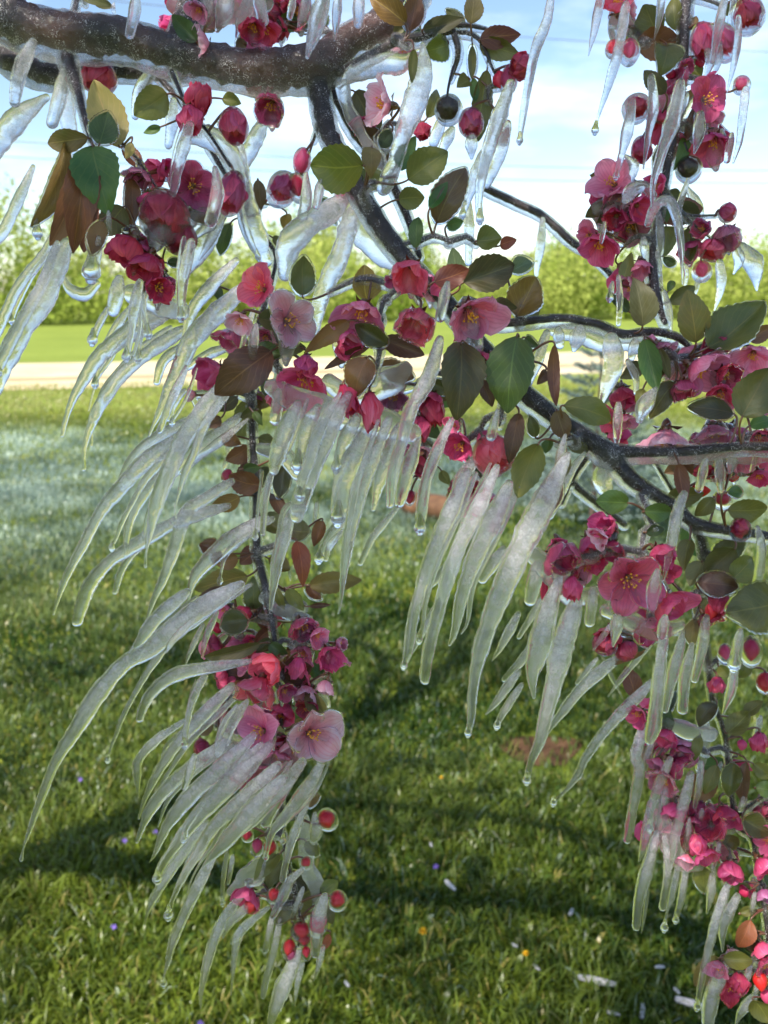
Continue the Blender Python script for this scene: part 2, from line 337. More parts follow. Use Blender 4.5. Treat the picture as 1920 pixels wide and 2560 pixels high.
# leaves: tile depth colour | base x y  tip x y  width [tilt deg]
LEAVES = """
A 49.5 green | 600 950 720 1405 300
B 60.5 olive | 360 200 430 10 130
B 60 green | 120 165 320 110 115
A 60 olive | 590 -5 730 30 64
B 60.5 bronze | 10 70 110 -50 100
B 60.5 dkolive | 200 140 60 60 110
D 56.5 bronze | 1610 1230 1470 1330 125
D 56.8 dkbronze | 1640 1330 1560 1510 135
E 56.8 olive | 10 1180 160 1260 118
E 57 dkolive | 0 1390 140 1480 125
H 56.5 bronze | 30 250 -100 335 118
H 56.5 bronze2 | 80 300 215 380 112
H 56 olive | 50 600 -80 690 125
H 56 dkolive | 140 560 270 690 115
H 55.8 bronze | 100 760 -10 850 95
H 55.8 dkolive | 330 1000 250 1160 110
K 55.5 dkolive | 170 250 40 310 100
K 55.5 dkolive | 200 690 330 770 116
K 55.5 bronze2 | 190 890 330 960 112
K 55.5 olive | 240 1000 400 1105 110
K 55.5 olive | 120 420 10 560 96
A 50 green | 645 932 690 712 178
A 51 tan | 770 950 625 550 240
A 52 olive | 1085 610 880 770 205
A 50.5 yolive | 570 892 283 912 145
A 50.5 ybronze | 420 928 240 1485 135 35
A 50.5 bronze | 552 970 322 1585 205
A 50 bronze | 560 1000 485 1635 215
A 51 bronze | 600 1240 545 1640 140
A 52 bronze | 850 1150 850 1492 105
A 51 olive | 800 1340 680 1545 180
A 50 tan | 852 920 808 1022 62
A 53 green | 1042 822 925 852 54
A 56 green | 1492 1450 1418 1640 95
A 61 olive | 275 350 362 402 56
A 54 olive | 1440 640 1560 664 84
A 57 olive | 535 -6 705 22 46
A 49 bronze | 665 1430 600 1660 110
B 48 ygreen | 695 1072 352 1080 312
B 48.5 bronze2 | 752 958 745 1162 128
B 51 olive | 985 1165 1240 1000 220
B 50.5 bronze2 | 1170 1445 1352 1105 200
B 49.5 green | 1125 1352 1242 1170 86
B 51 olive | 925 1292 1092 1290 145
B 50 green | 1040 1612 1052 1388 96
B 51 green | 1238 1462 1335 1452 84
B 51 olive | 1428 1562 1592 1540 150
B 52 red | 1580 1592 1690 1540 84
B 52 green | 922 1105 1032 880 115
B 53 dkgreen | 882 850 806 985 95
B 54 olive | 1108 765 1182 555 88
B 56.5 dkolive | 640 595 805 915 215
B 50.5 olive | 1022 318 1010 525 62
B 54 ygreen | 1245 288 1085 362 155
B 54 olive | 1382 520 1298 582 94
B 54 green | 1408 505 1422 665 64
B 54 olive | 1498 452 1440 905 135
B 54 olive | 1402 295 1402 515 54
B 53 tan | 1392 155 1402 -15 125
B 53 dkolive | 1078 192 1345 118 104
B 52 ybronze | 975 155 735 -5 155
B 52 bronze | 1000 205 1045 -25 138
B 54 olive | 898 232 972 138 64
B 53 bronze | 1450 258 1710 238 138
B 53.5 olive | 1450 280 1710 375 136
B 60 olive | 335 185 195 -15 138
B 60 green | 305 150 55 130 66
B 57 ybronze | 200 1388 200 1525 76
B 58 dkolive | 108 1540 192 1602 64
B 55 dkgreen | 410 1285 525 1445 96
B 56 bronze2 | 10 1165 30 1355 84
C 52 olive | 935 246 850 45 200
C 53 olive | 1062 200 1040 -25 108
C 51.5 olive | 1000 298 945 512 168
C 52.5 olive | 1140 388 1212 525 106
C 52.5 bronze2 | 1170 180 1205 92 46
C 50.5 dkolive | 995 605 845 475 118
C 52.5 olive | 982 928 928 1115 76
C 52.5 green | 1125 895 1038 1115 86
C 52.5 dkolive | 1008 1240 1115 1300 96
C 52.5 olive | 1000 1465 955 1690 126
C 52.5 olive | 1140 1478 1172 1690 112
C 52 bronze | 1130 902 1162 728 54
D 48 dkbronze | 1760 615 1395 900 270
D 55 dkbronze | 1430 1050 1345 1110 80
D 55 bronze | 1445 1160 1562 1222 94
D 54 bronze | 1690 1490 1475 1435 155
D 54 green | 1575 1382 1690 1370 76
D 55 ybronze | 1555 1560 1355 1635 115
D 54 dkgreen | 1085 45 1180 30 56
D 56 dkolive | 1540 910 1420 1010 96
D 56 dkgreen | 1400 210 1440 310 66
D 55 dkolive | 1660 1000 1560 1050 70
E 50 olive | 300 255 312 15 156
E 50 ygold | 722 292 700 55 178
E 49.5 ggreen | 1322 195 1268 -35 124
E 49.5 dkolive | 1345 172 1680 50 232
F 49.2 ybronze | 30 392 150 145 222
E 47.3 bronze | 605 420 315 625 118
E 48 dkbronze | 742 580 440 725 66
E 47.8 dkbronze | 815 540 1092 640 138
E 46.6 bronze | 722 658 638 915 188
E 45.6 dkolive | 1330 560 1300 1065 278
E 45.2 green | 1690 520 1630 1015 300
E 46.5 dkbronze | 1448 798 1535 975 96
E 48.5 green | -5 600 175 640 124
E 52 dkgreen | 58 798 105 932 92
E 46 dkbronze | 1705 1015 1640 1345 125
E 56 olive | 1202 1390 1262 1482 66
E 54.5 dkolive | 185 1345 150 1570 118
E 55 dkbronze | 95 1540 190 1690 90
E 54 green | -20 1010 45 1100 50
E 49 dkolive | 1540 300 1680 350 100
F 50 ggreen | -5 100 135 35 104
F 49 gbrown | 845 455 775 155 175
F 51 olive | 710 165 765 -10 86
F 51 dkgreen | 758 362 625 248 76
F 52 green | 980 10 1070 50 60
F 51 green | 1010 230 1052 150 52
F 50.5 dkolive | 1018 305 1175 205 106
F 48 yolive | 1192 560 1115 236 200
F 47.5 olive | 1268 592 1650 305 272
F 48 bronze | 1538 552 1710 445 96
F 46.6 green | 858 535 932 885 144
F 47 olive | 958 595 1005 805 66
F 48 olive | 1055 818 905 1045 138
F 50 dkolive | 842 698 698 795 106
F 49 olive | 850 860 815 975 64
F 46 dkolive | 1490 1045 1650 735 268
F 47 dkolive | 1432 1022 1155 968 138
F 47 green | 1540 1102 1690 1060 96
F 46.2 olive | 335 968 660 1062 176
F 48 olive | 365 1230 515 1252 84
F 49 olive | 152 1172 108 1036 74
F 48 green | 242 1188 208 1285 74
F 45.5 olive | 172 1215 35 1565 198
F 46 olive | 352 1262 318 1475 86
F 45.8 bronze | 302 1435 228 1690 106
F 46.5 bronze2 | 288 1000 332 1195 138
F 46.2 bronze | 278 570 282 975 84
F 47 dkbronze | 220 740 160 835 70
F 48 green | 90 530 165 605 60
F 46 green | 755 1600 525 1590 158
F 46 green | 855 1655 1045 1660 120
F 47 bronze | 1080 1345 1112 1605 94
F 47 green | 1398 1530 1492 1540 72
F 47 olive | 1398 1645 1680 1640 156
F 47.5 olive | 1302 1565 1198 1685 104
F 51 olive | 1500 1340 1540 1430 60
G 55 bronze | 1425 255 1295 208 115
G 55 bronze | 1545 300 1395 332 114
G 55 yolive | 1605 415 1262 502 170
G 54.5 dkbronze | 1455 488 1248 645 96
G 53 dkolive | 1605 700 1428 742 158
G 52.5 olive | 1690 850 1305 952 100
G 55 dkbronze | 1370 1350 1270 1440 90
H 55 dkolive | 35 25 178 135 138
H 55 olive | 218 118 355 130 136
H 56 bronze | 432 55 380 225 84
H 53 red | 262 188 312 475 118
H 55 bronze2 | 345 475 685 440 140
H 55 bronze | 328 478 422 565 74
H 53 dkgreen | 85 850 205 935 90
H 54 dkolive | 5 900 100 825 76
H 54 dkbronze | 348 612 485 600 36
H 53 dkgreen | 148 1150 225 1212 60
H 53 olive | 325 1175 470 1335 115
H 54 olive | 130 480 180 640 60
H 54 olive | 200 500 310 640 90
K 53.5 tan | 298 212 415 178 108
K 54 olive | 155 555 -5 705 108
K 54.5 dkolive | 200 600 60 790 110
K 54 olive | 418 812 535 725 98
K 54.5 dkolive | 235 825 145 985 120
K 54.5 dkolive | 440 890 500 1005 76
K 54 red | 482 1078 430 1195 56
K 54.5 dkolive | 255 235 178 345 116
K 54.5 olive | 330 470 400 560 80
I 46 dkgreen | 868 130 995 110 76
I 47 dkolive | 1445 238 1265 435 200
I 46.8 olive | 1418 442 1578 295 168
I 46 olive | 1710 595 1375 645 318
I 47.5 olive | 1152 178 1088 375 106
I 48 gbrown | 1230 320 1130 480 120
I 56 dkgreen | 745 850 895 872 96
I 57 dkolive | 1325 1245 1215 1395 108
I 58 olive | 1395 1435 1525 1285 136
I 58 olive | 1505 1310 1605 1215 84
I 58 olive | 1215 1440 1170 1605 68
I 48 tan | 1192 695 1158 865 94
I 56 olive | 1340 1000 1400 1060 70
I 57 olive | 1475 1070 1540 955 70
L 58 olive | 1330 -20 1245 170 96
L 58 olive | 1440 -30 1380 165 120
L 57.5 dkbronze | 1522 -40 1508 245 96
L 57.5 olive | 1560 -30 1680 50 100
L 57.5 green | 1578 128 1690 142 106
L 58 olive | 1498 328 1670 432 146
L 58.5 dkolive | 1370 440 1485 520 90
L 58.5 red | 1545 985 1465 1165 118
L 58 olive | 1365 1230 1545 1232 110
L 59 dkolive | 1510 1060 1605 1180 90
L 59 olive | 1475 940 1565 905 60
L 58.5 olive | 1560 1500 1680 1660 130
L 59 olive | 1425 750 1535 760 70
"""

# blossoms: tile depth x y diameter  facing-angle(deg, 0 right 90 down) tilt(0 = to the viewer) openness tone
BLOSSOMS = """
A 52.5 1250 1205 330 60 25 0.9 deep
A 53 1030 1110 200 150 50 0.5 deep
A 50 830 1620 300 110 75 0.25 red
A 58.5 1350 70 260 100 60 0.6 pink
A 58.8 1560 10 250 90 50 0.6 pale
B 60 20 170 260 90 60 0.5 red
B 59.5 270 70 230 120 55 0.5 deep
B 60 140 20 200 80 60 0.4 pink
A 59 1180 20 180 100 60 0.5 red
A 53 1290 70 170 120 50 0.6 pink
A 54 1640 180 190 90 60 0.5 red
B 53 850 680 340 180 72 0.7 pale
B 56 95 690 240 100 60 0.6 deep
B 57 60 190 210 80 60 0.6 red
C 51 1250 650 300 30 20 1.0 deep
C 51.5 1075 550 230 220 65 0.6 deep
C 51.5 690 60 280 250 40 0.7 coral
C 51 660 1190 300 200 35 0.75 pink
C 51.2 720 1290 220 120 45 0.5 deep
C 50 830 1345 180 70 35 0.35 deep
C 51 670 1415 170 120 40 0.3 red
C 51.5 770 1470 250 90 60 0.6 deep
C 51.5 1310 930 280 110 75 0.6 deep
C 51 570 1590 290 110 60 0.6 deep
C 51.5 1400 1530 200 110 60 0.25 pink
D 50 960 55 270 100 70 0.35 red
D 50 1030 205 190 40 30 0.4 red
D 53 1500 530 210 110 75 0.4 deep
D 53.5 1240 900 120 180 70 0.5 pale
E 47 45 215 280 190 28 0.75 coral
E 47 205 420 360 20 35 0.9 pale
E 47 680 370 350 100 55 0.6 pink
E 46 1000 115 270 95 55 0.22 coral
E 46 1040 430 280 105 55 0.28 coral
E 46 1395 385 410 70 55 0.65 pink
E 48 320 820 350 95 50 0.6 deep
E 50 890 910 190 90 50 0.5 mauve
E 48 1320 1235 230 130 40 0.5 deep
E 52 1060 1350 180 120 60 0.3 red
E 50 1480 1590 280 100 60 0.6 deep
E 50.5 1130 930 200 90 60 0.5 deep
F 47.5 1215 740 370 40 60 0.6 pink
F 47.6 1385 770 200 60 45 0.4 red
F 48 1560 650 250 120 50 0.6 pink
F 47.8 1350 900 220 110 60 0.5 deep
F 47.2 1110 860 180 90 70 0.25 deep
F 48.5 1620 970 160 60 40 0.5 pink
F 49.5 1000 1150 440 95 80 0.75 pale
F 49.5 1310 1145 250 90 75 0.6 pink
F 49 1600 1170 150 80 40 0.45 red
F 54 720 900 180 90 70 0.3 red
F 54 735 1060 150 90 60 0.5 pink
F 51 1240 1380 140 90 60 0.4 red
F 51 1600 1430 160 100 55 0.4 deep
F 51 1340 1400 150 90 60 0.5 pale
F 51 830 70 140 90 70 0.3 pink
G 54 1350 880 150 180 60 0.5 pink
G 54.5 1430 1280 110 120 60 0.4 pink
G 54.5 1500 1080 180 100 60 0.4 deep
G 54.5 1590 660 150 160 70 0.3 red
H 54 300 740 250 60 50 0.6 deep
H 53.5 400 800 170 30 45 0.5 pink
H 53 470 930 190 60 35 0.35 deep
H 53.5 545 850 110 0 60 0.4 pink
H 53 450 1130 140 110 70 0.3 pale
H 50 85 1000 240 150 50 0.2 coral
H 50 10 1150 250 110 50 0.25 coral
H 53.5 190 1285 170 120 60 0.4 deep
H 50 40 1420 320 200 30 0.85 pink
H 50 350 1430 360 10 30 0.8 pale
H 50.3 250 1530 240 100 45 0.6 pale
H 51 160 1560 240 110 50 0.7 pink
J 50.5 1560 40 230 140 50 0.6 pink
K 50.5 60 20 200 110 50 0.6 pink
J 54 1600 820 180 120 50 0.35 deep
I 44.5 755 430 400 80 18 0.92 rose
I 45 1015 600 340 50 60 0.5 deep
I 46 920 730 220 95 60 0.5 pink
I 45 325 295 265 60 35 0.15 deep
I 44.5 965 275 205 60 40 0.18 deep
I 45.5 610 95 185 200 50 0.25 deep
I 45.7 650 230 150 110 60 0.3 red
I 56 640 790 190 120 60 0.4 red
I 57 815 1310 190 160 50 0.6 deep
I 58 1090 1560 150 100 40 0.35 deep
I 58 1000 1450 160 110 60 0.3 deep
I 58 940 1620 130 120 60 0.5 pink
L 58 985 80 230 140 50 0.6 pink
L 58 1040 270 150 110 60 0.3 deep
L 57.5 1370 285 190 80 55 0.6 red
L 58.5 1010 400 130 100 60 0.5 pink
L 57.8 1250 560 190 70 45 0.5 deep
L 58 1130 590 130 120 60 0.5 pink
L 58 1180 340 110 100 60 0.4 deep
L 57.5 1415 665 200 110 50 0.2 deep
L 57.5 1625 630 160 60 45 0.25 deep
L 58 1630 1255 200 60 30 0.7 deep
L 58 1335 1290 190 130 50 0.6 pink
L 58.5 1640 820 130 100 60 0.4 mauve
L 58.5 1650 270 110 60 50 0.4 red
"""

# buds: tile depth x y width length tip-angle ice(0/1/2)
BUDS = """
A 51.5 1290 650 165 230 -80 0
A 51 1235 770 150 200 80 0
A 52 1515 810 150 210 80 1
A 51 1065 1380 205 230 95 2
A 57 640 495 190 170 100 1
A 52 1500 1245 150 290 95 1
A 52 1165 1530 180 180 110 1
A 52 960 1310 110 140 95 0
B 53 1395 790 130 180 90 1
B 54 1080 850 100 125 90 0
B 54 1600 885 66 100 90 1
B 53.5 1580 520 95 130 90 0
B 53 1640 510 90 210 95 1
B 54 1175 190 60 130 0 0
B 55 170 1210 125 165 110 2
B 55 268 1210 80 150 80 2
B 55 300 1040 92 150 -80 1
B 57 430 190 54 84 90 0
C 52 60 420 130 130 170 1
C 50.5 652 312 64 92 100 2
C 50.5 762 325 84 142 100 2
C 52 1530 85 130 165 80 2
C 51.5 1240 260 132 225 90 1
C 51.5 1372 262 112 180 80 2
C 50.5 1488 542 76 80 -40 2
C 52 1395 1375 100 100 20 1
C 51.8 1300 1615 135 112 120 1
C 50 805 690 120 120 60 2
C 51.5 840 965 112 165 100 1
C 52 1025 480 62 84 200 0
C 52 1222 405 62 84 80 0
D 54 1470 1420 76 60 200 1
E 47.4 320 715 132 182 95 0
E 46.6 595 930 125 225 75 0
E 46.6 752 1005 125 265 82 0
E 50 1062 1120 122 175 95 0
E 50.2 1150 1000 122 205 90 0
E 46.8 1540 1280 220 225 60 1
E 54 940 1540 82 122 100 1
E 54 1000 1565 60 90 100 1
F 51 1230 92 80 100 90 2
F 50 1360 1575 84 84 120 2
F 51 1220 1520 90 130 0 0
F 51 1430 1425 82 90 100 0
I 44.8 390 492 112 165 95 0
I 47 1340 575 122 205 100 0
I 47 1290 645 84 122 100 0
I 47 210 520 52 185 95 0
I 46.5 1482 102 102 84 180 2
I 56 600 850 130 120 120 1
I 56 742 892 122 110 60 1
I 55.5 1550 895 86 135 95 2
I 55.5 1382 912 64 94 95 2
I 56 1330 1122 102 112 95 0
I 56.5 1640 1102 92 122 95 1
I 58 1600 1492 102 132 100 0
I 58 1490 1510 64 72 100 0
G 54 1385 880 142 105 170 1
G 54.5 1405 752 82 60 150 0
G 54 1440 1080 150 82 170 0
G 53.5 1310 1532 112 92 170 1
H 52 270 1012 112 150 95 0
K 53.5 460 326 96 92 -40 2
K 53.5 90 516 66 84 95 2
K 54 8 505 60 82 95 2
K 53.5 326 610 54 54 40 2
K 53 116 820 62 70 110 2
K 53.5 530 852 86 84 20 2
K 53 400 1012 82 84 70 2
K 53 300 1050 92 82 100 2
K 53 312 1112 60 60 90 1
K 53 214 1162 62 92 100 2
K 53 232 1212 60 56 100 2
K 53 326 1192 44 64 80 2
J 54 1602 436 52 54 100 2
J 54 1632 892 82 84 110 1
K 54 120 -60 60 80 100 1
L 57.5 1200 495 105 135 80 0
L 58 1470 1392 102 135 90 0
L 58 1612 1382 92 122 95 0
L 58.5 1650 1482 72 92 95 0
L 58.5 1500 800 84 62 170 0
"""
# withered fruits: tile depth x y width, stalk x y
FRUITS = "B 53 1240 700 142 1282 430; C 52 1140 1085 130 1118 930"

# crusts of ice: tile depth | x y width, ...
CRUSTS = """
A 57.5 | 1120 40 90, 1330 90 190, 1540 50 180, 1720 10 110
E 47.6 | 120 860 150, 330 950 210, 560 1040 200, 800 1080 200, 1000 1150 150
E 47.8 | 480 820 120, 620 900 140, 860 820 200, 960 740 120
F 48.4 | 1090 1290 60, 1250 1310 100, 1420 1300 90, 1600 1310 80, 1750 1300 60
F 50.4 | 250 480 60, 420 500 150, 620 540 170, 820 570 150, 960 620 90
D 52.5 | 860 240 130, 1040 320 150, 1180 360 110
G 50.8 | 1480 1500 170, 1640 1600 230, 1800 1640 200, 1900 1560 120
I 45.6 | 140 280 110, 300 440 170, 430 560 170, 520 520 100
I 45.6 | 620 640 110, 800 720 130, 960 770 160, 1080 740 90
A 53 | 1240 870 110, 1380 900 160, 1500 1000 140, 1560 1150 120
A 52.5 | 1000 1480 140, 1180 1480 180, 1330 1420 150
B 54 | 560 560 90, 600 700 90, 700 900 80, 800 1060 110, 800 1180 120
B 53 | 560 1300 100, 640 1450 170, 780 1600 180, 880 1700 110
C 51.5 | 560 1350 90, 700 1330 160, 850 1430 190, 930 1500 110
C 52 | 980 620 110, 1060 720 130, 1120 640 90
L 58.2 | 930 250 110, 1010 450 140, 1100 620 130, 1200 640 90
I 58 | 1010 1380 100, 1150 1420 130, 1280 1440 110
H 54.5 | 60 560 90, 180 640 120, 280 620 120
H 54.5 | 300 1080 130, 400 1200 180, 420 1320 110
K 54.5 | 300 330 90, 330 480 120, 330 640 110, 400 800 120, 400 960 110
J 54.5 | 1500 800 60, 1600 700 120, 1680 620 100
E 53.5 | 40 1250 90, 180 1280 130, 260 1400 120
"""
# ---------------------------------------------------------------- helpers
WL = {}                                                   # world position of every object's origin
def mk(name, V, F, mats, parent=None, origin=None, smooth=True, milk=None, uv=None, colr=None, matidx=None, props=None):
    V = np.asarray(V, dtype=np.float64)
    o3 = np.array(V.mean(axis=0) if origin is None else origin, dtype=np.float64)
    me = bpy.data.meshes.new(name)
    me.from_pydata((V - o3).tolist(), [], F)
    for m in (mats if isinstance(mats, (list, tuple)) else [mats]):
        me.materials.append(m)
    if smooth:
        me.polygons.foreach_set('use_smooth', [True] * len(me.polygons))
    if matidx is not None:
        me.polygons.foreach_set('material_index', matidx)
    if milk is not None:
        a = me.attributes.new('milk', 'FLOAT', 'POINT'); a.data.foreach_set('value', np.asarray(milk, dtype=np.float32))
    if uv is not None:
        a = me.attributes.new('leafuv', 'FLOAT2', 'POINT'); a.data.foreach_set('vector', np.asarray(uv, dtype=np.float32).ravel())
    if colr is not None:
        a = me.attributes.new('tint', 'FLOAT_COLOR', 'POINT'); a.data.foreach_set('color', np.asarray(colr, dtype=np.float32).ravel())
    ob = bpy.data.objects.new(name, me); col.objects.link(ob)
    place(ob, o3, parent)
    for k, v in (props or {}).items(): ob[k] = v
    return ob
def place(ob, o3, parent=None):
    WL[ob.name] = np.array(o3, dtype=np.float64)
    if parent is not None:
        ob.parent = parent; ob.location = (WL[ob.name] - WL[parent.name]).tolist()
    else:
        ob.location = np.asarray(o3).tolist()
def empty(name, loc, **props):
    ob = bpy.data.objects.new(name, None); col.objects.link(ob); ob.empty_display_size = 0.05
    place(ob, loc)
    for k, v in props.items(): ob[k] = v
    return ob

def P(x, y, d):                                            # photo pixel + depth in metres -> point
    return CAM + d * (FWD + RIGHT * ((x - 960) / F_PX) - UP * ((y - 1280) / F_PX))
S = 640 / 1659.0
def T(t, x, y, dcm):
    ox, oy = TILES[t]; return P(ox + x * S, oy + y * S, dcm / 100.0)
def wpx(t, wz, dcm): return wz * S * dcm / 100.0 / F_PX     # tile units -> metres
def G(x, y, z=0.0):                                        # photo pixel -> point on the ground
    d = FWD + RIGHT * ((x - 960) / F_PX) - UP * ((y - 1280) / F_PX)
    return CAM + d * ((z - CAM[2]) / d[2])
def nrm(v):
    v = np.asarray(v, dtype=np.float64); n = np.linalg.norm(v); return v / n if n > 1e-12 else v

def catmull(K, step):                                      # K: rows of values, first three xyz
    K = np.asarray(K, dtype=np.float64)
    if len(K) == 2: K = np.array([K[0], (K[0] + K[1]) / 2, K[1]])
    Q = np.vstack([2 * K[0] - K[1], K, 2 * K[-1] - K[-2]]); outp = []
    for i in range(1, len(Q) - 2):
        p0, p1, p2, p3 = Q[i - 1], Q[i], Q[i + 1], Q[i + 2]
        n = max(2, int(np.linalg.norm(p2[:3] - p1[:3]) / step))
        for t in np.arange(n) / n:
            outp.append(0.5 * (2 * p1 + (p2 - p0) * t + (2 * p0 - 5 * p1 + 4 * p2 - p3) * t * t + (3 * p1 - p0 - 3 * p2 + p3) * t ** 3))
    outp.append(K[-1]); return np.array(outp)

def tube(C, rad, seg=10, amp=0.0, freq=200.0, flat=1.0, seed=0, capround=True, ridge=0.0):
    C = np.asarray(C); rad = np.asarray(rad); n = len(C)
    if capround:                                           # rounded ends: extra shrinking rings
        t0, t1 = nrm(C[0] - C[1]), nrm(C[-1] - C[-2])
        fr = [0.35, 0.7, 0.92]
        hd = [C[0] + t0 * rad[0] * f for f in fr][::-1]; hr = [rad[0] * math.sqrt(1 - f * f) for f in fr][::-1]
        tl = [C[-1] + t1 * rad[-1] * f for f in fr]; tr = [rad[-1] * math.sqrt(1 - f * f) for f in fr]
        C = np.vstack([hd, C, tl]); rad = np.concatenate([hr, rad, tr]); n = len(C)
    tan = np.gradient(C, axis=0); tan /= np.maximum(np.linalg.norm(tan, axis=1, keepdims=True), 1e-9)
    ref = np.array([0.3, 1.0, 0.2]) if abs(tan[0][1]) < 0.8 else np.array([1.0, 0.1, 0.2])
    u = nrm(np.cross(tan[0], ref)); V = []
    ang = np.arange(seg) * 2 * math.pi / seg
    for i in range(n):
        u = nrm(u - tan[i] * np.dot(u, tan[i])); v = np.cross(tan[i], u)
        for a in ang:
            d = u * math.cos(a) + v * math.sin(a) * flat
            r = rad[i]
            if amp:
                p = C[i] + d * r
                q = Vector((p * freq).tolist()) + Vector((seed * 7.3, 0, 0))
                r *= 1 + amp * noise.noise(q) + 0.45 * amp * noise.noise(q * 2.9)
            if ridge: r *= 1 + ridge * math.sin(3 * a + seed + i * 0.02)
            V.append(C[i] + d * r)
    F = []
    for i in range(n - 1):
        for j in range(seg):
            a, b = i * seg + j, i * seg + (j + 1) % seg
            F.append((a, b, b + seg, a + seg))
    F.append(tuple(range(seg))[::-1]); F.append(tuple((n - 1) * seg + j for j in range(seg)))
    return np.array(V), F
def join(parts):
    Vs, Fs, off = [], [], 0
    for V, F in parts:
        Vs.append(V); Fs += [tuple(i + off for i in f) for f in F]; off += len(V)
    return np.vstack(Vs), Fs
def ball(c, rx, ry, rz, axis=(0, 0, 1), nu=14, nv=9, amp=0.0, freq=150, seed=0):
    ax = nrm(axis); u = nrm(np.cross(ax, (0.31, 0.9, 0.2))); v = np.cross(ax, u); V = []
    for i in range(nv + 1):
        th = math.pi * i / nv
        for j in range(nu):
            ph = 2 * math.pi * j / nu
            d = u * math.sin(th) * math.cos(ph) * rx + v * math.sin(th) * math.sin(ph) * ry + ax * math.cos(th) * rz
            p = np.asarray(c) + d
            if amp: p = np.asarray(c) + d * (1 + amp * noise.noise(Vector((p * freq).tolist()) + Vector((seed, 0, 0))))
            V.append(p)
    F = [(i * nu + j, (i + 1) * nu + j, (i + 1) * nu + (j + 1) % nu, i * nu + (j + 1) % nu) for i in range(nv) for j in range(nu)]
    return np.array(V), F

# ---------------------------------------------------------------- materials
def newmat(name):
    m = bpy.data.materials.new(name); m.use_nodes = True; n = m.node_tree; n.nodes.clear()
    o = n.nodes.new('ShaderNodeOutputMaterial'); return m, n, o
def N(n, t, **kw):
    x = n.nodes.new(t)
    for k, v in kw.items():
        if hasattr(x, k) and k not in x.inputs: setattr(x, k, v)
        else: x.inputs[k].default_value = v
    return x
def L(n, a, b): n.links.new(a, b)
def ramp(n, stops, src):
    r = n.nodes.new('ShaderNodeValToRGB'); e = r.color_ramp.elements
    while len(e) < len(stops): e.new(0.5)
    for i, (p, c) in enumerate(stops): e[i].position = p; e[i].color = (*c, 1) if len(c) == 3 else c
    L(n, src, r.inputs['Fac']); return r
def math_(n, op, a, b=None, clamp=False):
    m = n.nodes.new('ShaderNodeMath'); m.operation = op; m.use_clamp = clamp
    for i, v in enumerate((a, b)):
        if v is None: continue
        if isinstance(v, (int, float)): m.inputs[i].default_value = v
        else: L(n, v, m.inputs[i])
    return m.outputs[0]
def mixc(n, f, a, b):
    m = n.nodes.new('ShaderNodeMix'); m.data_type = 'RGBA'
    for k, v in (('Factor', f), ('A', a), ('B', b)):
        if isinstance(v, (int, float)): m.inputs[k].default_value = v
        elif isinstance(v, tuple): m.inputs[k].default_value = (*v, 1)
        else: L(n, v, m.inputs[k])
    return m.outputs['Result']
def mixs(n, f, a, b):
    m = n.nodes.new('ShaderNodeMixShader')
    if isinstance(f, (int, float)): m.inputs[0].default_value = f
    else: L(n, f, m.inputs[0])
    L(n, a, m.inputs[1]); L(n, b, m.inputs[2]); return m.outputs[0]
def objnoise(n, scale, detail=3, rough=0.55, stretch=None, space='Object', distort=0.0):
    t = n.nodes.new('ShaderNodeTexCoord'); z = n.nodes.new('ShaderNodeTexNoise')
    z.inputs['Scale'].default_value = scale; z.inputs['Detail'].default_value = detail; z.inputs['Roughness'].default_value = rough; z.inputs['Distortion'].default_value = distort
    if stretch:
        mpp = n.nodes.new('ShaderNodeMapping'); mpp.inputs['Scale'].default_value = stretch
        L(n, t.outputs[space], mpp.inputs[0]); L(n, mpp.outputs[0], z.inputs['Vector'])
    else: L(n, t.outputs[space], z.inputs['Vector'])
    return z.outputs['Fac']

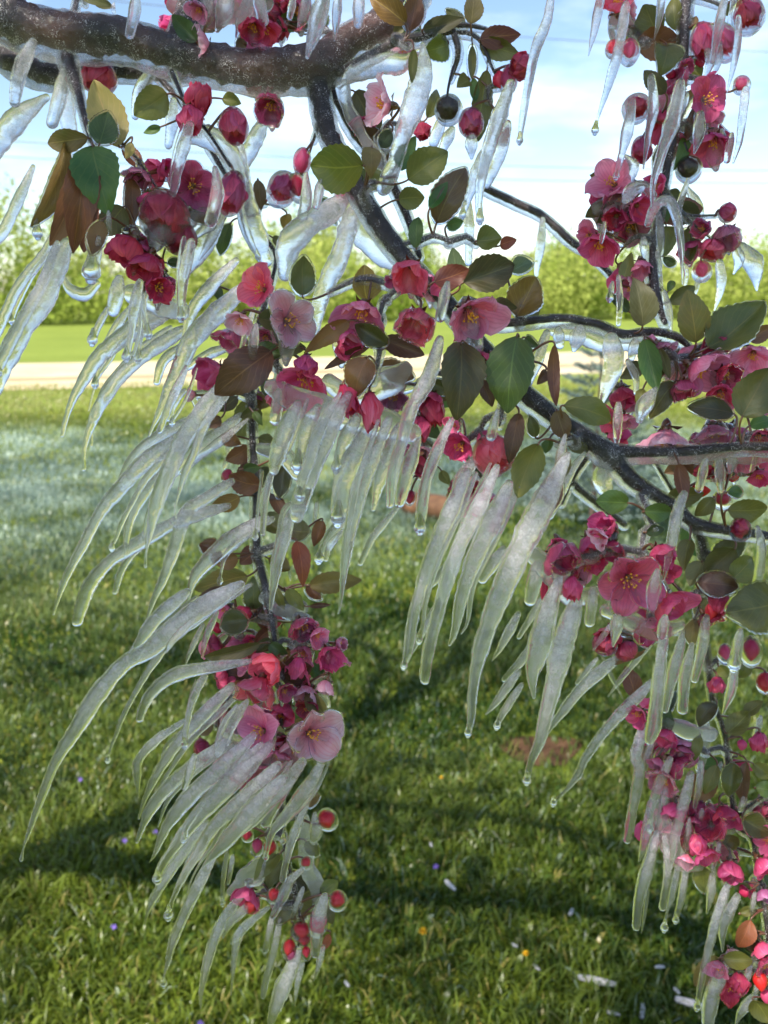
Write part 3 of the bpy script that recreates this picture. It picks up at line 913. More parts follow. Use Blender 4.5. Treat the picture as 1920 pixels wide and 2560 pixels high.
def ice_mat(name, milk0=0.0, milk_gain=1.0, rough=0.03, bump=0.30, bscale=600, clear=0.12, body=(0.95, 0.92, 0.955), fleck=0.0):
    m, n, o = newmat(name)
    a = n.nodes.new('ShaderNodeAttribute'); a.attribute_name = 'milk'
    n1 = objnoise(n, 150, 4); sk = objnoise(n, bscale * 1.5, 2, 0.5); n2 = objnoise(n, bscale, 3, 0.6); n3 = objnoise(n, bscale * 0.22, 2)
    cloud = ramp(n, [(0.40, (0, 0, 0)), (0.70, (1, 1, 1))], n1).outputs['Color']
    f = math_(n, 'MULTIPLY', a.outputs['Fac'], math_(n, 'ADD', math_(n, 'MULTIPLY', cloud, 0.3), math_(n, 'ADD', math_(n, 'MULTIPLY', sk, 0.45), 0.42)))
    f = math_(n, 'ADD', math_(n, 'MULTIPLY', f, milk_gain), milk0, clamp=True)
    if fleck:                                              # silvery hair-like flecks frozen over the bark
        fl = ramp(n, [(0.55, (0, 0, 0)), (0.61, (1, 1, 1))], objnoise(n, 380, 5, 0.72, distort=3.0)).outputs['Color']
        f = math_(n, 'ADD', math_(n, 'MULTIPLY', fl, math_(n, 'MULTIPLY', math_(n, 'ADD', math_(n, 'MULTIPLY', cloud, 0.95), 0.05), fleck)), f, clamp=True)
    hsum = math_(n, 'ADD', math_(n, 'MULTIPLY', n2, 0.5), math_(n, 'MULTIPLY', n3, 1.0))
    bp = N(n, 'ShaderNodeBump', Strength=bump, Distance=0.0012); L(n, hsum, bp.inputs['Height'])
    g = N(n, 'ShaderNodeBsdfPrincipled', Roughness=rough, IOR=1.31)
    g.inputs['Base Color'].default_value = (0.97, 0.985, 0.99, 1); g.inputs['Transmission Weight'].default_value = 1
    L(n, bp.outputs[0], g.inputs['Normal'])
    df = N(n, 'ShaderNodeBsdfDiffuse'); df.inputs['Color'].default_value = (*body, 1); L(n, bp.outputs[0], df.inputs['Normal'])
    tr = N(n, 'ShaderNodeBsdfTranslucent'); tr.inputs['Color'].default_value = (*body, 1); L(n, bp.outputs[0], tr.inputs['Normal'])
    milk = mixs(n, 0.6, df.outputs[0], tr.outputs[0])
    tp = N(n, 'ShaderNodeBsdfTransparent'); tp.inputs['Color'].default_value = (0.98, 0.99, 0.99, 1)
    gl = mixs(n, clear, g.outputs[0], tp.outputs[0])
    L(n, mixs(n, f, gl, milk), o.inputs['Surface']); return m
ICE = ice_mat('cloudy_ice', milk_gain=0.28, body=(0.95, 0.92, 0.98), rough=0.012, bump=0.55, bscale=480, clear=0.14)
ICE_CRUST = ice_mat('crust_ice', milk_gain=0.75, rough=0.04, bump=0.35)
def core_mat():                                            # the bubbly white heart of an icicle
    m, n, o = newmat('bubbly_core')
    a = n.nodes.new('ShaderNodeAttribute'); a.attribute_name = 'milk'
    sp = ramp(n, [(0.38, (0.35, 0.35, 0.35)), (0.62, (1, 1, 1))], objnoise(n, 850, 3, 0.6)).outputs['Color']
    cl = ramp(n, [(0.34, (0.10, 0.10, 0.10)), (0.62, (1, 1, 1))], objnoise(n, 190, 4)).outputs['Color']
    f = math_(n, 'MULTIPLY', a.outputs['Fac'], math_(n, 'MULTIPLY', math_(n, 'ADD', math_(n, 'MULTIPLY', sp, 0.6), 0.4), cl), clamp=True)
    df = N(n, 'ShaderNodeBsdfDiffuse'); df.inputs['Color'].default_value = (0.97, 0.92, 0.98, 1)
    tr = N(n, 'ShaderNodeBsdfTranslucent'); tr.inputs['Color'].default_value = (0.97, 0.92, 0.98, 1)
    tp = N(n, 'ShaderNodeBsdfTransparent')
    L(n, mixs(n, f, tp.outputs[0], mixs(n, 0.42, df.outputs[0], tr.outputs[0])), o.inputs['Surface']); return m
CORE = core_mat()
ICE_BRANCH = ice_mat('frosted_branch_ice', milk0=0.0, milk_gain=0.9, rough=0.04, bump=1.0, bscale=650, clear=0.5, fleck=1.0)
ICE_CLEAR = ice_mat('clear_ice', milk0=0.0, milk_gain=0.5, rough=0.02, bump=0.22, bscale=420, clear=0.35)
WATER = ice_mat('water_drop', milk0=0.0, milk_gain=0.0, rough=0.01, bump=0.0, clear=0.05)

def leaf_mat(name, c1, c2, under=0.5, gold=0.0):
    m, n, o = newmat(name)
    oi = n.nodes.new('ShaderNodeObjectInfo')
    at = n.nodes.new('ShaderNodeAttribute'); at.attribute_name = 'leafuv'
    sp = n.nodes.new('ShaderNodeSeparateXYZ'); L(n, at.outputs['Vector'], sp.inputs[0])
    ax = math_(n, 'ABSOLUTE', sp.outputs[0])
    vein = math_(n, 'SINE', math_(n, 'MULTIPLY', math_(n, 'SUBTRACT', sp.outputs[1], math_(n, 'MULTIPLY', ax, 0.45)), 42.0))
    vein = math_(n, 'POWER', math_(n, 'MAXIMUM', vein, 0.0), 10.0)
    mid = math_(n, 'LESS_THAN', ax, 0.035)
    vall = math_(n, 'MAXIMUM', math_(n, 'MULTIPLY', vein, 0.35), math_(n, 'MULTIPLY', mid, 0.8))
    big = objnoise(n, 60, 3); fine = objnoise(n, 900, 3)
    base = mixc(n, ramp(n, [(0.35, (0, 0, 0)), (0.68, (1, 1, 1))], big).outputs['Color'], c1, c2)
    hs = n.nodes.new('ShaderNodeHueSaturation'); L(n, base, hs.inputs['Color'])
    L(n, math_(n, 'ADD', math_(n, 'MULTIPLY', oi.outputs['Random'], 0.05), 0.475), hs.inputs['Hue'])
    L(n, math_(n, 'ADD', math_(n, 'MULTIPLY', oi.outputs['Random'], 0.5), 0.75), hs.inputs['Value'])
    c = mixc(n, vall, hs.outputs['Color'], tuple(min(1, v * 1.4 + 0.01) for v in c2))
    hgt = math_(n, 'ADD', math_(n, 'MULTIPLY', fine, 0.4), math_(n, 'MULTIPLY', vall, -0.8))
    bp = N(n, 'ShaderNodeBump', Strength=0.4, Distance=0.0008); L(n, hgt, bp.inputs['Height'])
    frost = objnoise(n, 260, 5, 0.7)
    pb = N(n, 'ShaderNodeBsdfPrincipled', Roughness=0.45); L(n, c, pb.inputs['Base Color']); L(n, bp.outputs[0], pb.inputs['Normal'])
    pb.inputs['Coat Weight'].default_value = 1.0; pb.inputs['Coat Roughness'].default_value = 0.05; pb.inputs['Coat IOR'].default_value = 1.4
    b2 = N(n, 'ShaderNodeBump', Strength=0.8, Distance=0.0016); L(n, frost, b2.inputs['Height']); L(n, b2.outputs[0], pb.inputs['Coat Normal'])
    tl = N(n, 'ShaderNodeBsdfTranslucent')
    br = n.nodes.new('ShaderNodeBrightContrast'); L(n, c, br.inputs[0]); br.inputs[1].default_value = 0.06
    L(n, br.outputs[0], tl.inputs['Color'])
    L(n, mixs(n, 0.45, pb.outputs[0], tl.outputs[0]), o.inputs['Surface']); return m
LEAFM = {
 'green': leaf_mat('green_leaf', (0.047, 0.115, 0.014), (0.095, 0.162, 0.023)),
 'dkgreen': leaf_mat('dark_green_leaf', (0.027, 0.068, 0.011), (0.054, 0.095, 0.014)),
 'ggreen': leaf_mat('grey_green_leaf', (0.095, 0.162, 0.069), (0.189, 0.243, 0.115)),
 'olive': leaf_mat('olive_leaf', (0.101, 0.115, 0.014), (0.162, 0.149, 0.023)),
 'dkolive': leaf_mat('dark_olive_leaf', (0.061, 0.074, 0.014), (0.108, 0.088, 0.017)),
 'yolive': leaf_mat('yellow_olive_leaf', (0.176, 0.176, 0.021), (0.230, 0.162, 0.023)),
 'ygreen': leaf_mat('yellow_green_leaf', (0.135, 0.203, 0.011), (0.216, 0.230, 0.017)),
 'ygold': leaf_mat('gold_leaf', (0.351, 0.270, 0.023), (0.486, 0.365, 0.057)),
 'ybronze': leaf_mat('yellow_bronze_leaf', (0.230, 0.135, 0.014), (0.324, 0.203, 0.023)),
 'bronze': leaf_mat('bronze_leaf', (0.149, 0.047, 0.016), (0.230, 0.088, 0.025)),
 'bronze2': leaf_mat('olive_bronze_leaf', (0.149, 0.081, 0.017), (0.176, 0.121, 0.023)),
 'dkbronze': leaf_mat('dark_bronze_leaf', (0.081, 0.030, 0.011), (0.135, 0.057, 0.017)),
 'tan': leaf_mat('tan_leaf', (0.297, 0.216, 0.069), (0.378, 0.257, 0.103)),
 'gbrown': leaf_mat('grey_brown_leaf', (0.162, 0.135, 0.046), (0.243, 0.216, 0.103)),
 'red': leaf_mat('rust_leaf', (0.270, 0.061, 0.021), (0.365, 0.101, 0.034)),
}
def petal_mat(name, c1, c2, tl=0.52):
    m, n, o = newmat(name)
    oi = n.nodes.new('ShaderNodeObjectInfo')
    at = n.nodes.new('ShaderNodeAttribute'); at.attribute_name = 'leafuv'
    sp = n.nodes.new('ShaderNodeSeparateXYZ'); L(n, at.outputs['Vector'], sp.inputs[0])
    wob = math_(n, 'MULTIPLY', objnoise(n, 120, 2), 3.0)
    vein = math_(n, 'POWER', math_(n, 'ABSOLUTE', math_(n, 'SINE', math_(n, 'ADD', math_(n, 'MULTIPLY', sp.outputs[0], 13.0), wob))), 6.0)
    t = math_(n, 'ADD', math_(n, 'MULTIPLY', objnoise(n, 110, 4), 0.5), math_(n, 'ADD', math_(n, 'MULTIPLY', sp.outputs[1], 0.32), math_(n, 'MULTIPLY', math_(n, 'POWER', math_(n, 'ABSOLUTE', sp.outputs[0]), 3.0), 0.3)), clamp=True)
    base = mixc(n, ramp(n, [(0.2, (0, 0, 0)), (0.85, (1, 1, 1))], t).outputs['Color'], c1, c2)
    hs = n.nodes.new('ShaderNodeHueSaturation'); L(n, base, hs.inputs['Color'])
    L(n, math_(n, 'ADD', math_(n, 'MULTIPLY', oi.outputs['Random'], 0.03), 0.485), hs.inputs['Hue'])
    L(n, math_(n, 'ADD', math_(n, 'MULTIPLY', oi.outputs['Random'], 0.4), 0.8), hs.inputs['Value'])
    c = mixc(n, math_(n, 'MULTIPLY', vein, 0.3), hs.outputs['Color'], tuple(v * 0.72 for v in c1))
    pb = N(n, 'ShaderNodeBsdfPrincipled', Roughness=0.5); L(n, c, pb.inputs['Base Color'])
    pb.inputs['Coat Weight'].default_value = 0.5; pb.inputs['Coat Roughness'].default_value = 0.08; pb.inputs['Coat IOR'].default_value = 1.31
    b2 = N(n, 'ShaderNodeBump', Strength=0.45, Distance=0.0012); L(n, objnoise(n, 300, 4, 0.65), b2.inputs['Height']); L(n, b2.outputs[0], pb.inputs['Coat Normal'])
    t2 = N(n, 'ShaderNodeBsdfTranslucent'); L(n, c, t2.inputs['Color'])
    L(n, mixs(n, tl, pb.outputs[0], t2.outputs[0]), o.inputs['Surface']); return m
PETAL = {
 'deep': petal_mat('deep_pink_petal', (0.683, 0.041, 0.159), (0.902, 0.203, 0.455)),
 'rose': petal_mat('rose_petal', (0.793, 0.059, 0.204), (0.950, 0.249, 0.519)),
 'red': petal_mat('crimson_petal', (0.547, 0.024, 0.084), (0.751, 0.115, 0.261)),
 'coral': petal_mat('coral_petal', (0.920, 0.053, 0.144), (0.950, 0.315, 0.477)),
 'pink': petal_mat('pink_petal', (0.793, 0.094, 0.248), (0.950, 0.496, 0.735)),
 'pale': petal_mat('pale_pink_petal', (0.902, 0.207, 0.367), (0.950, 0.854, 0.994)),
 'mauve': petal_mat('mauve_petal', (0.492, 0.080, 0.248), (0.722, 0.361, 0.649)),
}
BUDM = petal_mat('red_bud', (0.58, 0.012, 0.045), (0.74, 0.03, 0.10), tl=0.35)
def simple(name, c, rough=0.6, c2=None, nscale=80, bump=0.0, bscale=300, coat=0.0, spec=0.5):
    m, n, o = newmat(name)
    pb = N(n, 'ShaderNodeBsdfPrincipled', Roughness=rough); pb.inputs['Specular IOR Level'].default_value = spec
    if c2 is not None:
        f = ramp(n, [(0.35, (0, 0, 0)), (0.65, (1, 1, 1))], objnoise(n, nscale, 4)).outputs['Color']
        L(n, mixc(n, f, c, c2), pb.inputs['Base Color'])
    else: pb.inputs['Base Color'].default_value = (*c, 1)
    if bump:
        b = N(n, 'ShaderNodeBump', Strength=bump, Distance=0.002); L(n, objnoise(n, bscale, 4, 0.7), b.inputs['Height']); L(n, b.outputs[0], pb.inputs['Normal'])
    pb.inputs['Coat Weight'].default_value = coat; pb.inputs['Coat Roughness'].default_value = 0.1
    L(n, pb.outputs[0], o.inputs['Surface']); return m
BARK = simple('iced_bark', (0.008, 0.005, 0.005), 0.5, (0.024, 0.015, 0.013), 120, 1.0, 420, 0.2)
TWIGM = simple('dark_twig', (0.010, 0.005, 0.006), 0.45, (0.028, 0.012, 0.012), 150, 0.6, 500, 0.25)
LIMBM = simple('limb_bark', (0.007, 0.0045, 0.004), 0.40, (0.075, 0.026, 0.016), 26, 1.0, 350, 0.25)
STALK = simple('red_brown_stalk', (0.09, 0.028, 0.016), 0.4, (0.14, 0.06, 0.026), 200, 0, 0, 0.6)
CALYX = simple('calyx', (0.12, 0.03, 0.02), 0.4, (0.16, 0.10, 0.03), 300, 0, 0, 0.6)
ANTHER = simple('yellow_anther', (0.75, 0.36, 0.03), 0.6)
FILAM = simple('pink_filament', (0.75, 0.30, 0.25), 0.5)
FRUITM = simple('withered_fruit', (0.012, 0.009, 0.007), 0.5, (0.05, 0.03, 0.02), 300, 0.8, 400, 0.4)

# ---------------------------------------------------------------- the setting: lawn, road, verge
def mix_ground(name, stops, scale, bscale=30, bump=0.5, extra=None):
    m, n, o = newmat(name)
    f = objnoise(n, scale, 6, 0.65)
    c = ramp(n, stops, f).outputs['Color']
    f2 = objnoise(n, scale * 14, 4, 0.6)
    c = mixc(n, math_(n, 'MULTIPLY', f2, 0.5), c, tuple(v * 0.45 for v in stops[0][1]))
    pb = N(n, 'ShaderNodeBsdfPrincipled', Roughness=0.9); L(n, c, pb.inputs['Base Color']); pb.inputs['Specular IOR Level'].default_value = 0.1
    b = N(n, 'ShaderNodeBump', Strength=bump, Distance=0.05); L(n, objnoise(n, bscale, 5, 0.7), b.inputs['Height']); L(n, b.outputs[0], pb.inputs['Normal'])
    L(n, pb.outputs[0], o.inputs['Surface']); return m
LAWN = mix_ground('lawn', [(0.3, (0.10, 0.14, 0.016)), (0.5, (0.17, 0.22, 0.026)), (0.7, (0.27, 0.28, 0.045))], 0.9)
VERGE = mix_ground('verge', [(0.3, (0.16, 0.21, 0.035)), (0.6, (0.22, 0.28, 0.05)), (0.75, (0.29, 0.31, 0.08))], 0.35)
ROAD = mix_ground('gravel', [(0.3, (0.48, 0.39, 0.24)), (0.5, (0.58, 0.49, 0.32)), (0.7, (0.64, 0.56, 0.40))], 0.8, 60, 0.3)
DIRT = mix_ground('bare_soil', [(0.3, (0.10, 0.055, 0.03)), (0.6, (0.16, 0.09, 0.05)), (0.8, (0.22, 0.14, 0.08))], 9, 60, 0.6)
def road_y(x): return 18.6 + 0.30 * x                       # the road runs slightly away to the right
def sheet(name, pts, mat, z):
    n = len(pts)
    return mk(name, [(x, y, z) for x, y in pts], [tuple(range(n))], mat, smooth=False, origin=(0, 0, 0), props={'kind': 'structure'})
sheet('lawn', [(-400, -300), (400, -300), (400, 700), (-400, 700)], LAWN, 0.0)
XS = np.linspace(-60, 90, 76)
def strip(name, lo, hi, mat, z, jit):
    V, F = [], []
    for i, x in enumerate(XS):
        a = lo(x) + jit * noise.noise(Vector((x * 0.7, 1.3, z * 99))); b = hi(x) + jit * noise.noise(Vector((x * 0.6, 7.7, z * 99)))
        V += [(x, a, z), (x, b, z)]
        if i: F.append((2 * i - 2, 2 * i, 2 * i + 1, 2 * i - 1))
    return mk(name, V, F, mat, smooth=False, origin=(0, 18, z), props={'kind': 'structure'})
strip('verge', lambda x: road_y(x) - 6, lambda x: road_y(x) + 60, VERGE, 0.004, 0.5)
strip('gravel_road', lambda x: road_y(x) - 2.9, lambda x: road_y(x) + 3.0, ROAD, 0.010, 0.25)
WEAR = mix_ground('road_edge_soil', [(0.3, (0.34, 0.26, 0.14)), (0.6, (0.42, 0.33, 0.19)), (0.8, (0.48, 0.39, 0.25))], 2, 60, 0.4)
strip('wheel_track', lambda x: road_y(x) - 1.35, lambda x: road_y(x) - 0.75, WEAR, 0.015, 0.2)
c0 = G(1350, 1880)
sheet('bare_soil_patch', [(c0[0] + 0.13 * math.cos(a) * (1 + 0.3 * math.sin(3 * a)), c0[1] + 0.13 * math.sin(a) * (1 + 0.25 * math.cos(2 * a))) for a in np.linspace(0, 6.28, 24)[:-1]], DIRT, 0.006)

# grass blades (stuff): denser near the viewer
def grass():
    zones = [(1.15, 2.6, 15000), (2.6, 4.2, 7800), (4.2, 7.0, 3000), (7.0, 11.0, 1300), (11.0, 15.5, 450)]
    X = []; Y = []; DD = []
    for y0, y1, dens in zones:
        wd = 0.46 * y1 + 0.55
        nb = int(dens * 2 * wd * (y1 - y0))
        x = rng.uniform(-wd, wd, nb); y = rng.uniform(y0, y1, nb)
        k = np.abs(x) < 0.46 * y + 0.55
        X.append(x[k]); Y.append(y[k]); DD.append(np.full(k.sum(), y0))
    X = np.concatenate(X); Y = np.concatenate(Y); DD = np.concatenate(DD); n = len(X)
    lim = road_y(X) - 2.3
    def field(fx, ox):                                     # smooth patches
        gx = np.array([noise.noise(Vector((a * fx + ox, b * fx, 0.3))) for a, b in zip(X[::1], Y[::1])]); return gx
    f1 = field(2.2, 0.0); f2 = field(0.75, 9.0)
    soil = (((X - c0[0]) ** 2 + ((Y - c0[1]) * 0.9) ** 2) < 0.13 ** 2 * (1 + 1.6 * f1 + 0.8 * rng.normal(0, 0.5, n))) & (rng.random(n) < 0.9)
    keep = (Y < lim) & ~soil
    X, Y, DD, f1, f2 = X[keep], Y[keep], DD[keep], f1[keep], f2[keep]; n = len(X)
    broad = rng.random(n) < 0.16
    h = rng.uniform(0.025, 0.072, n) * (1 + 0.45 * f1); h[broad] *= 0.75
    wdt = rng.uniform(0.0011, 0.0026, n) * (1 + 0.16 * np.maximum(DD - 1.2, 0)); wdt[broad] *= 3.0
    a = rng.uniform(0, 2 * math.pi, n); lean = rng.uniform(0.15, 1.1, n); la = rng.uniform(0, 2 * math.pi, n)
    dx, dy = np.cos(a) * wdt, np.sin(a) * wdt
    lx, ly = np.cos(la) * lean * h, np.sin(la) * lean * h
    V = np.zeros((n, 7, 3))
    def ring(k, t, ww, bend):
        V[:, k, 0] = X + lx * bend - dx * ww; V[:, k, 1] = Y + ly * bend - dy * ww; V[:, k, 2] = h * t
        V[:, k + 1, 0] = X + lx * bend + dx * ww; V[:, k + 1, 1] = Y + ly * bend + dy * ww; V[:, k + 1, 2] = h * t
    ring(0, 0.0, 0.8, 0.0); ring(2, 0.45, 1.0, 0.22); ring(4, 0.8, 0.75, 0.6)
    V[:, 6, 0] = X + lx; V[:, 6, 1] = Y + ly; V[:, 6, 2] = h * (1.02 - 0.25 * np.minimum(lean, 1))
    idx = (np.arange(n) * 7)[:, None]
    Fq = np.concatenate([idx + np.array([0, 1, 3, 2]), idx + np.array([2, 3, 5, 4])], axis=0)
    Ft = idx + np.array([4, 5, 6])
    g1, g2, g3 = np.array([0.040, 0.088, 0.013]), np.array([0.18, 0.235, 0.026]), np.array([0.34, 0.30, 0.08])
    t = np.clip(0.45 + 0.7 * f1 + 0.5 * f2 + rng.normal(0, 0.22, n), 0, 1)[:, None]
    C = g1 * (1 - t) + g2 * t
    far = np.clip((Y - 9.5) / 2.5, 0, 1)[:, None]; C = C * (1 - far) + (np.array([0.21, 0.25, 0.035]) * (1 - t) + np.array([0.36, 0.34, 0.07]) * t) * far  # sunlight and dryness of the far strip put into the blade colour
    straw = (rng.random(n) < 0.035 + 0.03 * (f2 > 0.2))[:, None]; C = np.where(straw, g3, C)
    # rime left on the blades in the cold strip of lawn
    d = np.clip((Y - 4.4) / 1.5, 0, 1) * np.clip((10.2 - Y) / 1.2, 0, 1)
    near = 0.10 * np.clip((Y - 2.0) / 2, 0, 1)
    fr = np.clip((d * 0.85 + near) * (0.65 + 1.1 * f2 + 0.7 * f1) + rng.normal(0, 0.18, n) * d, 0, 0.9)[:, None]
    fr = np.where(rng.random((n, 1)) < 0.02, np.maximum(fr, 0.5), fr)
    C = C * (1 - fr) + np.array([0.40, 0.51, 0.45]) * fr
    C = np.concatenate([C, np.ones((n, 1))], axis=1)
    colr = np.repeat(C, 7, axis=0)
    me = bpy.data.meshes.new('grass'); nq, ntri = len(Fq), len(Ft)
    me.vertices.add(n * 7); me.vertices.foreach_set('co', V.ravel())
    me.loops.add(nq * 4 + ntri * 3); me.polygons.add(nq + ntri)
    me.loops.foreach_set('vertex_index', np.concatenate([Fq.ravel(), Ft.ravel()]).astype(np.int32))
    st = np.concatenate([np.arange(nq) * 4, nq * 4 + np.arange(ntri) * 3]).astype(np.int32)
    me.polygons.foreach_set('loop_start', st); me.update(calc_edges=True)
    me.polygons.foreach_set('use_smooth', np.ones(nq + ntri, dtype=bool))
    at = me.attributes.new('tint', 'FLOAT_COLOR', 'POINT'); at.data.foreach_set('color', colr.astype(np.float32).ravel())
    m, nn, o = newmat('grass_blades')
    aa = nn.nodes.new('ShaderNodeAttribute'); aa.attribute_name = 'tint'
    pb = N(nn, 'ShaderNodeBsdfPrincipled', Roughness=0.35); L(nn, aa.outputs['Color'], pb.inputs['Base Color']); pb.inputs['Specular IOR Level'].default_value = 0.5
    tl = N(nn, 'ShaderNodeBsdfTranslucent'); L(nn, aa.outputs['Color'], tl.inputs['Color'])
    L(nn, mixs(nn, 0.45, pb.outputs[0], tl.outputs[0]), o.inputs['Surface'])
    me.materials.append(m)
    ob = bpy.data.objects.new('grass', me); col.objects.link(ob)
    ob['kind'] = 'stuff'; ob['label'] = 'short green lawn grass with rime and weeds'; ob['category'] = 'grass'
    WL['grass'] = np.zeros(3)
grass()

# far wood behind the road (stuff)
def wood():
    Vs, Cs = [], []
    for k in range(200):
        x = -34 + 76 * rng.random(); deep = rng.random()
        y = road_y(x) + 27 + 13 * deep
        hgt = (3.2 + 2.3 * deep) * rng.uniform(0.8, 1.2) * (1.15 if x < -6 else 1.0) * (0.85 + 1.0 * noise.noise(Vector((x * 0.31, 3.3, 0)))); rad = rng.uniform(1.1, 2.2)
        n = 720
        u = rng.normal(0, 1, (n, 3)); u /= np.linalg.norm(u, axis=1, keepdims=True)
        rr = rng.uniform(0.35, 1.0, (n, 1)) ** 0.5
        c = np.array([x, y, hgt * 0.5]) + u * rr * np.array([rad, rad, hgt * 0.52]) + rng.normal(0, 0.12, (n, 3))
        c[:, 2] = np.maximum(c[:, 2], 0.15)
        s = rng.uniform(0.05, 0.14, (n, 1)); a = rng.normal(0, 1, (n, 3)); b = rng.normal(0, 1, (n, 3))
        a = a / np.linalg.norm(a, axis=1, keepdims=True) * s; b = b / np.linalg.norm(b, axis=1, keepdims=True) * s
        q = np.stack([c - a, c - b, c + a, c + b], axis=1)
        Vs.append(q.reshape(-1, 3))
        t = rng.random()
        base = np.array([0.27, 0.36, 0.055]) * (1 - t) + np.array([0.42, 0.46, 0.13]) * t
        cc = base * rng.uniform(0.75, 1.25, (n, 1)); Cs.append(np.repeat(np.concatenate([cc, np.ones((n, 1))], 1), 4, axis=0))
    nleaf = sum(len(v) for v in Vs) // 4
    F = [(4 * i, 4 * i + 1, 4 * i + 2, 4 * i + 3) for i in range(nleaf)]
    # thin pale stems and bare tops
    parts = []
    for k in range(110):
        x = -34 + 76 * rng.random(); y = road_y(x) + 28 + 12 * rng.random(); hh = rng.uniform(3.5, 7.2)
        p = np.array([[x, y, 0, 0.04], [x + rng.normal(0, 0.2), y, hh * 0.55, 0.022], [x + rng.normal(0, 0.5), y, hh, 0.006]])
        parts.append(tube(p[:, :3], p[:, 3], 4, capround=False))
        for b in range(5):
            t0 = rng.uniform(0.45, 0.9); q0 = p[0, :3] * (1 - t0) + p[2, :3] * t0
            q1 = q0 + np.array([rng.normal(0, 0.5), rng.normal(0, 0.4), rng.uniform(0.4, 1.2)])
            parts.append(tube(np.array([q0, q1]), np.array([0.012, 0.004]), 3, capround=False))
    V2, F2 = join(parts); V1 = np.vstack(Vs)
    F += [tuple(i + len(V1) for i in f) for f in F2]
    C = np.vstack(Cs + [np.tile(np.array([0.24, 0.20, 0.13, 1]), (len(V2), 1))])
    m, n, o = newmat('spring_wood')
    aa = n.nodes.new('ShaderNodeAttribute'); aa.attribute_name = 'tint'
    df = N(n, 'ShaderNodeBsdfDiffuse'); L(n, aa.outputs['Color'], df.inputs['Color'])
    tl = N(n, 'ShaderNodeBsdfTranslucent'); L(n, aa.outputs['Color'], tl.inputs['Color'])
    L(n, mixs(n, 0.5, df.outputs[0], tl.outputs[0]), o.inputs['Surface'])
    mk('woods', np.vstack([V1, V2]), F, m, smooth=False, origin=(0, 46, 0), colr=C,
       props={'kind': 'stuff', 'label': 'yellow green spring wood beyond the gravel road', 'category': 'woods'})
wood()

# power lines beyond the road
WIRE = simple('grey_wire', (0.10, 0.11, 0.12), 0.6); POLEM = simple('weathered_pole', (0.16, 0.12, 0.09), 0.85, (0.24, 0.19, 0.15), 8, 0.5, 20)
PL, PR = np.array([-24.0, 22.0]), np.array([30.0, 36.0])
for (p, nm) in ((PL, 'beside the far bend'), (PR, 'up the road')):
    e = empty('utility_pole', (p[0], p[1], 0), label='weathered wooden utility pole ' + nm + ' of the gravel road', category='pole', group='utility poles along the road')
    V, F = tube(np.array([[p[0], p[1], -0.3], [p[0], p[1], 5], [p[0], p[1], 10.2]]), np.array([0.16, 0.14, 0.11]), 10); mk('post', V, F, POLEM, e)
    V, F = tube(np.array([[p[0] - 0.3, p[1] - 1.1, 9.5], [p[0] + 0.3, p[1] + 1.1, 9.5]]), np.array([0.06, 0.06]), 6); mk('crossarm', V, F, POLEM, e)
for i, (zl, zr, dy, nm) in enumerate(((9.6, 9.6, -0.9, 'uppermost sagging power line crossing the blue sky'), (6.1, 6.3, 0.12, 'middle power line just above the wood'), (5.7, 5.9, 0.12, 'lowest power line skimming the top of the wood'))):
    K = []
    for t in np.linspace(0, 1, 22):
        q = PL * (1 - t) + PR * t
        K.append((q[0], q[1] + dy, zl * (1 - t) + zr * t - 0.9 * 4 * t * (1 - t)))
    V, F = tube(np.array(K), np.full(22, 0.011), 5); mk('power_line', V, F, WIRE, props={'label': nm, 'category': 'wire'})

# young blue spruce and the timber lying on the lawn
def spruce():
    base = G(1478, 1345); x0, y0 = base[0], base[1]; Ht = 1.15
    e = empty('young_spruce', (x0, y0, 0), label='young blue spruce with iced tips standing on the lawn', category='spruce')
    SPN = simple('spruce_needles', (0.05, 0.09, 0.07), 0.6, (0.20, 0.27, 0.25), 30); SPT = simple('spruce_bark', (0.09, 0.06, 0.045), 0.9)
    V, F = tube(np.array([[x0, y0, -0.02], [x0, y0, Ht * 0.6], [x0, y0, Ht]]), np.array([0.022, 0.014, 0.004]), 7); mk('trunk', V, F, SPT, e)
    parts = []; n = 0; V = []; F = []
    def spray(p0, p1):
        ax = p1 - p0; ln = np.linalg.norm(ax); ax = ax / ln
        for i in range(int(ln / 0.0022)):
            c = p0 + ax * rng.uniform(0, ln); d = nrm(rng.normal(0, 1, 3) + ax * 0.9) * rng.uniform(0.018, 0.032)
            s = nrm(np.cross(d, rng.normal(0, 1, 3))) * 0.0034; k = len(V)
            V.extend([c - s, c + s, c + d]); F.append((k, k + 1, k + 2))
    for lvl in range(12):
        z = 0.10 + (Ht - 0.14) * lvl / 11; rr = 0.50 * (1 - lvl / 13.0) + 0.06
        for b in range(7 if lvl < 9 else 5):
            a = b * 2 * math.pi / 7 + lvl * 0.8 + rng.normal(0, 0.15); r2 = rr * rng.uniform(0.8, 1.1)
            p0 = np.array([x0, y0, z]); p1 = p0 + np.array([math.cos(a) * r2, math.sin(a) * r2, r2 * 0.28 + 0.02])
            spray(p0 * 0.7 + p1 * 0.3, p1)
            for s_ in (-1, 1):
                for q in (0.45, 0.7):
                    m0 = p0 * (1 - q) + p1 * q; aa = a + s_ * 0.8
                    spray(m0, m0 + np.array([math.cos(aa), math.sin(aa), 0.25]) * r2 * 0.35)
    spray(np.array([x0, y0, Ht - 0.2]), np.array([x0, y0, Ht + 0.08]))
    mk('crown', V, F, SPN, e, origin=(x0, y0, 0.5), smooth=False)
spruce()
a0, a1 = G(1030, 1290), G(1165, 1308)
TIMB = simple('orange_brown_timber', (0.10, 0.045, 0.02), 0.8, (0.20, 0.10, 0.045), 12, 0.5, 60)
K = [a0 + (a1 - a0) * t + np.array([0, 0, 0.085]) for t in np.linspace(0, 1, 9)]
